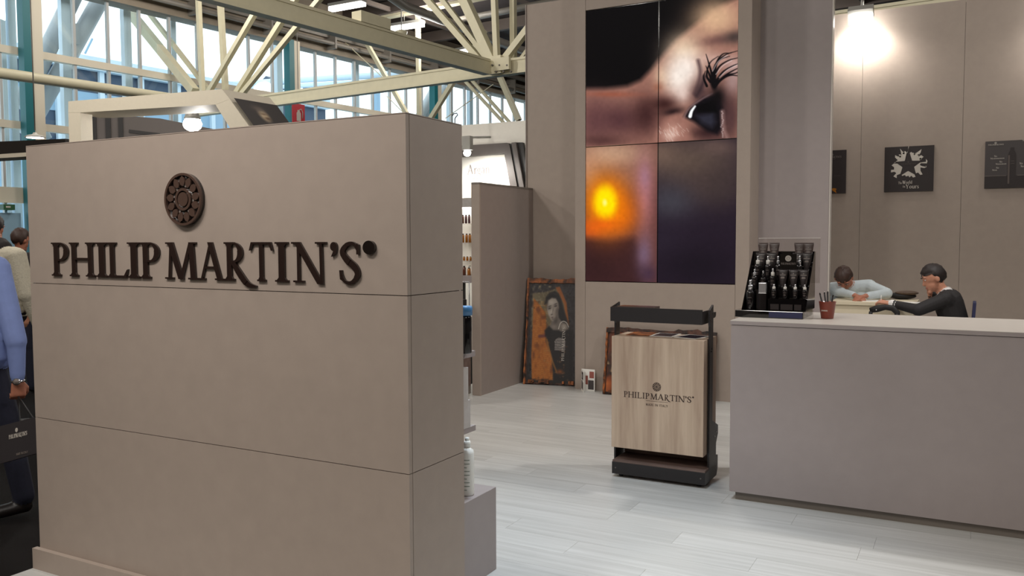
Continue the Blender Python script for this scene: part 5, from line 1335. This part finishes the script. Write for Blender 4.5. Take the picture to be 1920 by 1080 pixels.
# --- two people at the high table behind the counter
TBZ = .985
tb_ = thing('high_table', (-.62, 8.35, 0), 'cream high table behind the reception counter', 'table')
MB().box(-1.1, -.4, 8.12, 8.7, TBZ-.03, TBZ).build('table_top', 'table_cream', tb_, bevel=.002); MB().box(-1.08, -.42, 8.14, 8.68, TBZ-.13, TBZ-.031).build('apron', 'table_cream', tb_)
for x in (-1.04, -.46):
    for y_ in (8.2, 8.62): MB().box(x-.025, x+.025, y_-.025, y_+.025, 0, TBZ-.131).build('leg', 'plinth', tb_)
def stool(loc, label):
    x, y_, z_ = loc; t = thing('bar_stool', loc, label, 'stool')
    MB().lathe([(.17,.66),(.19,.675),(.19,.71),(.17,.72)], (x,y_,0), 24).build('seat', 'navy', t); MB().lathe([(.02,.02),(.02,.66)], (x,y_,0), 12).build('post', 'silver', t); MB().lathe([(.2,0),(.2,.012),(.03,.022)], (x,y_,0), 24).build('base', 'silver', t)
    MB().tube([(x-.12,y_,.25),(x,y_-.12,.25),(x+.12,y_,.25),(x,y_+.12,.25),(x-.12,y_,.25)], .008, 6).build('foot_ring', 'silver', t); return t
# right: dark suit, facing left, leaning forward
def P_(px, py, Y): return at_y(px, py, Y)
sH = P_(1752, 521, 8.25)
st1 = stool((-.1, 8.3, 0), 'navy seated bar stool under the person in the black suit')
MB().extrude([(.02,8.14,.72),(.035,8.14,1.0),(.035,8.46,1.0),(.02,8.46,.72)], (.025,0,0)).build('backrest', 'navy', st1)
pr = thing('person', (-.1, 8.3, 0), 'person in a black suit leaning over the high table with arm stretched out', 'person')
f = Figure()
hip = Vector((-.1, 8.3, .82)); ch = Vector((-.15, 8.3, .98)); nk = P_(1770, 548, 8.27)
f.limb(hip, .12, ch, .12, 'suit')
for dy_ in (-.1, .1): f.limb(hip+Vector((0,dy_*.7,0)), .115, ch+Vector((0,dy_,0.02)), .11, 'suit')
shn = Vector((nk.x+.015, 8.12, nk.z-.05)); shf = Vector((nk.x+.015, 8.46, nk.z-.05))
f.limb(ch, .12, nk+Vector((0.02,0,-.07)), .085, 'suit'); f.limb(shn, .068, shf, .068, 'suit'); f.limb(ch+Vector((.02,-.1,0)), .1, shn, .07, 'suit'); f.limb(ch+Vector((.02,.1,0)), .1, shf, .07, 'suit')
fwd = Vector((-.9, -.22, -.38)); hd = sH
fr1 = head(f, hd, fwd, (-.35, 0, .94), 'skin')
f.limb(nk+Vector((.01,0,-.03)), .056, hd+Vector((.03,0,-.06)), .05, 'skin'); f.limb(nk+Vector((.03,-.05,.012)), .036, nk+Vector((.03,.05,.012)), .036, 'suit_shirt'); f.limb(nk+Vector((.02,-.06,.01)), .032, nk+Vector((-.05,-.06,-.06)), .034, 'suit_shirt')
el = P_(1722, 581, 8.02); wr_ = P_(1679, 571, 8.1)
f.limb(shn, .068, el, .054, 'suit'); f.limb(el, .054, wr_, .036, 'suit')
hdir = (P_(1655, 566, 8.12)-wr_).normalized(); w2 = wr_+hdir*.02
f.limb(wr_+hdir*.014, .039, wr_+hdir*.026, .038, 'suit_shirt')
hand(f, w2+hdir*.025, hdir, (.2,.25,-1), 'skin', .75, 1.0, -1)
el2 = Vector((-.24, 8.52, 1.035)); hw2 = hd+Vector((-.02, .03, -.16))
f.limb(shf, .066, el2, .052, 'suit'); f.limb(el2, .05, Vector((hd.x-.02, 8.38, hd.z-.17)), .036, 'suit')
hand(f, Vector((hd.x-.035, 8.36, hd.z-.15)), (-.25,-.35,.9), (.9,-.2,.2), 'skin', .7, .95, 1)
for dy_ in (-.1, .1):
    kn_ = Vector((-.42, 8.3+dy_, .72)); an = Vector((-.34, 8.3+dy_, .3)); f.limb(hip+Vector((0,dy_,-.02)), .085, kn_, .065, 'suit'); f.limb(kn_, .062, an, .045, 'suit'); f.limb(an, .045, an+Vector((-.15,0,-.03)), .035, 'shoe')
bo = f.build(pr, .0065, 3); face_parts(pr, hd, fr1); hair(pr, hd, fr1, 'hair_dark')
tagpen = thing('pen', w2+hdir*.09, 'pen held upright in the outstretched hand of the person in the suit', 'pen')
q = w2+hdir*.105; MB().tube([q+Vector((0,0,-.02)), q+Vector((.004,-.006,.055))], .0035, 8).build('barrel', 'white_cap', tagpen)
# left: pale grey shirt, bowed over the table, facing the counter
stool((-.93, 8.98, 0), 'navy seated bar stool under the person in the pale grey shirt')
pL = thing('person', (-.93, 8.95, 0), 'person in a pale grey shirt bowed over papers at the high table', 'person')
f = Figure(); hd = P_(1582, 521, 8.55); s1, s2 = P_(1564, 541, 8.72), P_(1630, 537, 8.72)
hip = Vector((-.93, 8.98, .83)); mid = (s1+s2)/2
for dx_ in (-.1, 0, .1): f.limb(hip+Vector((dx_*.8,0,0)), .12, mid+Vector((dx_,.05,-.14)), .115, 'grey_shirt')
f.limb(s1, .068, s2, .068, 'grey_shirt'); f.limb(mid+Vector((0,.04,-.06)), .1, mid+Vector((0,-.03,.0)), .075, 'grey_shirt'); f.limb(s1+Vector((.06,.04,-.1)), .1, s2+Vector((-.06,.04,-.1)), .1, 'grey_shirt')
fr2 = head(f, hd, (.05, -.62, -.78), (0, -.78, .62), 'skin_tan'); f.limb(mid+Vector((0,-.03,.01)), .056, hd+Vector((0,.05,-.03)), .05, 'skin_tan')
f.limb(mid+Vector((-.05,-.04,.02)), .03, mid+Vector((.05,-.04,.02)), .03, 'grey_shirt')
for sh_, el_, wr2, sd in ((s1, Vector((-1.07, 8.52, 1.045)), Vector((-.93, 8.34, 1.03)), 1), (s2, Vector((-.66, 8.5, 1.045)), Vector((-.8, 8.33, 1.03)), -1)):
    f.limb(sh_, .066, el_, .05, 'grey_shirt'); f.limb(el_, .048, wr2, .034, 'grey_shirt'); hand(f, wr2+(wr2-el_).normalized()*.02, (wr2-el_), (0,0,-1), 'skin_tan', .35, .95, sd)
for dx_ in (-.1, .1):
    kn_ = Vector((-.93+dx_, 8.64, .72)); an = Vector((-.93+dx_, 8.74, .3)); f.limb(hip+Vector((dx_,0,-.02)), .085, kn_, .062, 'denim'); f.limb(kn_, .06, an, .045, 'denim'); f.limb(an, .045, an+Vector((0,-.15,-.03)), .035, 'shoe')
f.build(pL, .0065, 3); face_parts(pL, hd, fr2); hair(pL, hd, fr2, 'hair_brown')
# things on the table
pa = MB().obox((-.72, 8.3, TBZ+.002), (.13,.02,0), (-.015,.1,0), (0,0,.0015)).build('paper_sheet', 'paper', loc=(-.72, 8.3, TBZ)); tag(pa, 'white paper sheet under the hands of the person in the grey shirt', 'paper')
pa = MB().obox((-.42, 8.2, TBZ+.002), (.11,-.03,0), (.02,.07,0), (0,0,.0015)).build('paper_sheet', 'paper', loc=(-.42, 8.2, TBZ)); tag(pa, 'white paper sheet under the arm in the black suit', 'paper')
bg_ = thing('shoulder_bag', (-.6, 8.6, TBZ), 'brown and black leather bag lying on the high table', 'bag')
MB().ell((-.54, 8.63, TBZ+.033), (.12, .055, .033)).build('body', 'black_matte', bg_); MB().ell((-.5, 8.61, TBZ+.062), (.1, .045, .022)).build('flap', 'leather_brown', bg_)
q = P_(1632, 582, 7.98)
bk = thing('black_handbag', (q.x+.1, 7.98, 0), 'black curved handbag handle hooked at the near edge of the high table', 'bag')
MB().tube([P_(1631,582,7.98), P_(1644,579,7.98), P_(1660,576,7.98), P_(1674,578,7.98), P_(1682,586,7.98), P_(1684,600,7.98)], [.022,.03,.024,.026,.024,.02], 12, sq=(1,.6)).build('handle', 'black_matte', bk)
MB().tube([P_(1682,588,7.98), P_(1676,640,7.98), P_(1650,668,7.98), P_(1625,640,7.98), P_(1633,584,7.98)], .016, 10).build('strap', 'black_matte', bk)
c = P_(1652, 720, 7.98); MB().box(c.x-.17, c.x+.17, 7.9, 8.06, .0, c.z+.24).build('body', 'black_matte', bk, bevel=.03)
MB().tube([P_(1642,581,7.95), P_(1644,581,7.95)], .006, 8).build('buckle', 'silver', bk)

# --- people in the aisle beyond the logo partition
pb = thing('person', (-4.95, 2.9, -.06), 'person in a blue shirt and dark jeans wearing a steel watch in the aisle', 'person')
f = Figure(); Yp = 2.93
sh_ = at_y(-6, 530, Yp); el_ = at_y(30, 640, Yp); wr2 = at_y(33, 704, Yp); hn = at_y(34, 740, Yp)
sh_ = Vector((-4.93, 2.93, 1.37)); body = Vector((-5.05, 2.88, 0))
f.limb(sh_, .078, el_, .058, 'blue_shirt'); f.limb(el_, .058, wr2, .04, 'blue_shirt')
hd_ = (hn-wr2).normalized(); hand(f, wr2+hd_*.02, hd_, (-.8,.3,0), 'skin_tan', .95, 1.08, 1)
for (dx_, dy_) in ((0,0),(.06,.02),(-.08,-.02)):
    f.limb(body+Vector((dx_,dy_,.93)), .145, body+Vector((dx_,dy_,1.3)), .135, 'blue_shirt')
f.limb(body+Vector((-.17,-.05,1.4)), .075, sh_+Vector((-.02,0,.02)), .08, 'blue_shirt'); f.limb(body+Vector((0,0,1.3)), .12, body+Vector((0,0,1.42)), .08, 'blue_shirt')
sh2 = body+Vector((-.2,-.06,1.38)); f.limb(sh2, .075, sh2+Vector((-.06,.02,-.3)), .056, 'blue_shirt'); f.limb(sh2+Vector((-.06,.02,-.3)), .056, sh2+Vector((-.05,-.06,-.55)), .04, 'blue_shirt'); hand(f, sh2+Vector((-.05,-.07,-.57)), (.05,-.2,-1), (.8,0,0), 'skin_tan', .5, 1.05, -1)
hdb = body+Vector((-.01,-.02,1.66)); frb = head(f, hdb, (.3,-.95,-.05), (0,0,1), 'skin_tan'); f.limb(body+Vector((0,0,1.45)), .06, hdb-Vector((0,0,.06)), .055, 'skin_tan')
f.limb(body+Vector((.04,.02,.82)), .1, body+Vector((-.05,-.02,.82)), .1, 'denim')
an = at_y(36, 930, 2.95)
f.limb(body+Vector((.05,.03,.8)), .095, Vector((-4.97,2.97,.5)), .075, 'denim'); f.limb(Vector((-4.97,2.97,.5)), .075, Vector((-4.86,2.99,.06)), .06, 'denim'); f.limb(Vector((-4.86,2.99,.0)), .046, Vector((-4.93,2.80,-.02)), .036, 'shoe')
f.limb(body+Vector((-.1,-.03,.8)), .095, Vector((-5.2,2.75,.47)), .075, 'denim'); f.limb(Vector((-5.2,2.75,.47)), .075, Vector((-5.22,2.84,.06)), .06, 'denim'); f.limb(Vector((-5.22,2.84,.0)), .046, Vector((-5.2,2.65,-.02)), .036, 'shoe')
f.build(pb, .0085, 4); face_parts(pb, hdb, frb); hair(pb, hdb, frb, 'hair_dark')
wt = thing('wrist_watch', wr2, 'steel wrist watch on the arm in the blue shirt', 'watch')
dd_ = hd_; u_ = Vector((.75,-.65,0)); u_ = (u_-dd_*u_.dot(dd_)).normalized(); v_ = dd_.cross(u_)
ring = [wr2+dd_*.03+(u_*math.cos(t)+v_*math.sin(t))*.032 for t in np.linspace(0, 2*PI, 25)]
MB().tube(ring, .0065, 8, cap=False).build('strap', 'watch', wt); qv = wr2+dd_*.03+u_*.03; MB().tube([qv, qv+u_*.012], .02, 18).build('case', 'watch', wt); MB().tube([qv+u_*.0122, qv+u_*.013], .016, 18).build('dial', 'print_grey', wt)
# paper bag in the hand
bgp = thing('carrier_bag', at_y(36, 860, 2.76), 'dark grey carrier bag with white print held by the person in the blue shirt', 'bag')
c0, c1, c2, c3 = at_y(-12, 802, 2.76), at_y(78, 779, 2.76), at_y(82, 846, 2.76), at_y(-8, 872, 2.76)
ex_ = (c1-c0).normalized(); ez_ = (c0-c3).normalized(); en = Vector((0,-1,0))
MB().extrude([c0, c1, c2, c3], (0,.07,0)).build('body', 'bag_grey', bgp)
m = MB(); flat_text(m, "PHILIPMARTIN'S", c3+ex_*.14+ez_*.125, ex_, ez_, .022, en, width=.17); m.extrude([c3+ex_*(.215+.012*math.cos(t))+ez_*(.165+.012*math.sin(t)) for t in np.linspace(0, 2*PI, 13)[:-1]], en*.001); m.build('lettering', 'print_pale', bgp)
m = MB(); flat_text(m, "MADE IN ITALY", c3+ex_*.2+ez_*.028, ex_, ez_, .012, en, width=.11); m.build('small_lettering', 'print_grey', bgp)
for a in (.18, .3): MB().tube([c0+ex_*a+Vector((0,.045,0)), hn+Vector((0,.0,-.01))], .004, 6).build('handle', 'black_matte', bgp)
# person in the pale knitted sweater, seen from behind
pk = thing('person', (-7.1, 4.35, -.06), 'person in a cream knitted sweater seen from behind in the aisle', 'person')
f = Figure(); Yk = 4.35; b0 = Vector((-7.27, Yk, 0))
f.limb(b0+Vector((-.16,0,1.0)), .15, b0+Vector((-.15,0,1.3)), .16, 'knit'); f.limb(b0+Vector((.12,0,1.0)), .14, b0+Vector((.1,0,1.3)), .15, 'knit'); f.limb(b0+Vector((-.22,0,1.42)), .085, b0+Vector((.2,0,1.42)), .085, 'knit'); f.limb(b0+Vector((0,0,1.4)), .12, b0+Vector((.02,0,1.47)), .058, 'knit')
for k in (-1, 1): f.limb(b0+Vector((.23*k,0,1.41)), .085, b0+Vector((.31*k,.02,1.1)), .068, 'knit'); f.limb(b0+Vector((.31*k,.02,1.1)), .066, b0+Vector((.3*k,.12,.84)), .048, 'knit'); hand(f, b0+Vector((.3*k,.14,.8)), (0,.3,-1), (-k,0,0), 'skin', .5, 1, k)
f.limb(b0+Vector((.05,0,1.495)), .066, b0+Vector((-.03,.02,1.515)), .07, 'dark_coat')
hk_ = b0+Vector((-.19,.06,1.66)); frk = head(f, hk_, (-.5,.86,-.15), (0,0,1), 'skin_tan'); f.limb(b0+Vector((-.06,.01,1.51)), .056, hk_-Vector((-.01,0,.05)), .054, 'skin_tan')
f.limb(b0+Vector((-.1,0,.95)), .14, b0+Vector((.1,0,.95)), .14, 'dark_coat')
for k in (-1, 1): f.limb(b0+Vector((.1*k,0,.9)), .11, b0+Vector((.11*k,-.01,.48)), .075, 'dark_coat'); f.limb(b0+Vector((.11*k,-.01,.48)), .075, b0+Vector((.11*k,-.03,.05)), .055, 'dark_coat'); f.limb(b0+Vector((.11*k,-.04,-.0)), .045, b0+Vector((.12*k,.15,-.02)), .036, 'shoe')
f.build(pk, .01, 3); face_parts(pk, hk_, frk); hair(pk, hk_, frk, 'hair_dark', longer=.03)
# darker person further back
pf = thing('person', (-8.85, 5.5, -.06), 'dark dressed person with brown hair beyond the knitted sweater', 'person')
f = Figure(); b0 = Vector((-8.85, 5.5, -.03)); hf_ = at_y(38, 449, 5.5)
f.limb(b0+Vector((-.12,0,1.0)), .15, b0+Vector((-.12,0,1.3)), .15, 'dark_coat'); f.limb(b0+Vector((.12,0,1.0)), .15, b0+Vector((.12,0,1.3)), .15, 'dark_coat'); f.limb(b0+Vector((-.2,0,1.38)), .085, b0+Vector((.2,0,1.38)), .085, 'dark_coat'); f.limb(b0+Vector((0,0,1.35)), .1, b0+Vector((0,0,1.45)), .065, 'dark_coat')
for k in (-1, 1): f.limb(b0+Vector((.22*k,0,1.38)), .08, b0+Vector((.29*k,.0,1.08)), .062, 'dark_coat'); f.limb(b0+Vector((.29*k,0,1.08)), .06, b0+Vector((.28*k,-.1,.85)), .045, 'dark_coat'); hand(f, b0+Vector((.28*k,-.12,.82)), (0,-.3,-1), (-k,0,0), 'skin', .5, 1, k)
frf = head(f, hf_, (-.2,.95,-.15), (0,0,1), 'skin_tan', .98); f.limb(b0+Vector((0,0,1.46)), .055, hf_-Vector((0,0,.05)), .052, 'skin_tan')
f.limb(b0+Vector((-.1,0,.95)), .13, b0+Vector((.1,0,.95)), .13, 'denim')
for k in (-1, 1): f.limb(b0+Vector((.1*k,0,.9)), .105, b0+Vector((.11*k,-.01,.48)), .072, 'denim'); f.limb(b0+Vector((.11*k,-.01,.48)), .072, b0+Vector((.11*k,.02,.05)), .052, 'denim'); f.limb(b0+Vector((.11*k,.02,.02)), .044, b0+Vector((.12*k,.16,.0)), .034, 'shoe')
f.build(pf, .011, 3); face_parts(pf, hf_, frf, .98); hair(pf, hf_, frf, 'hair_brown', .98)
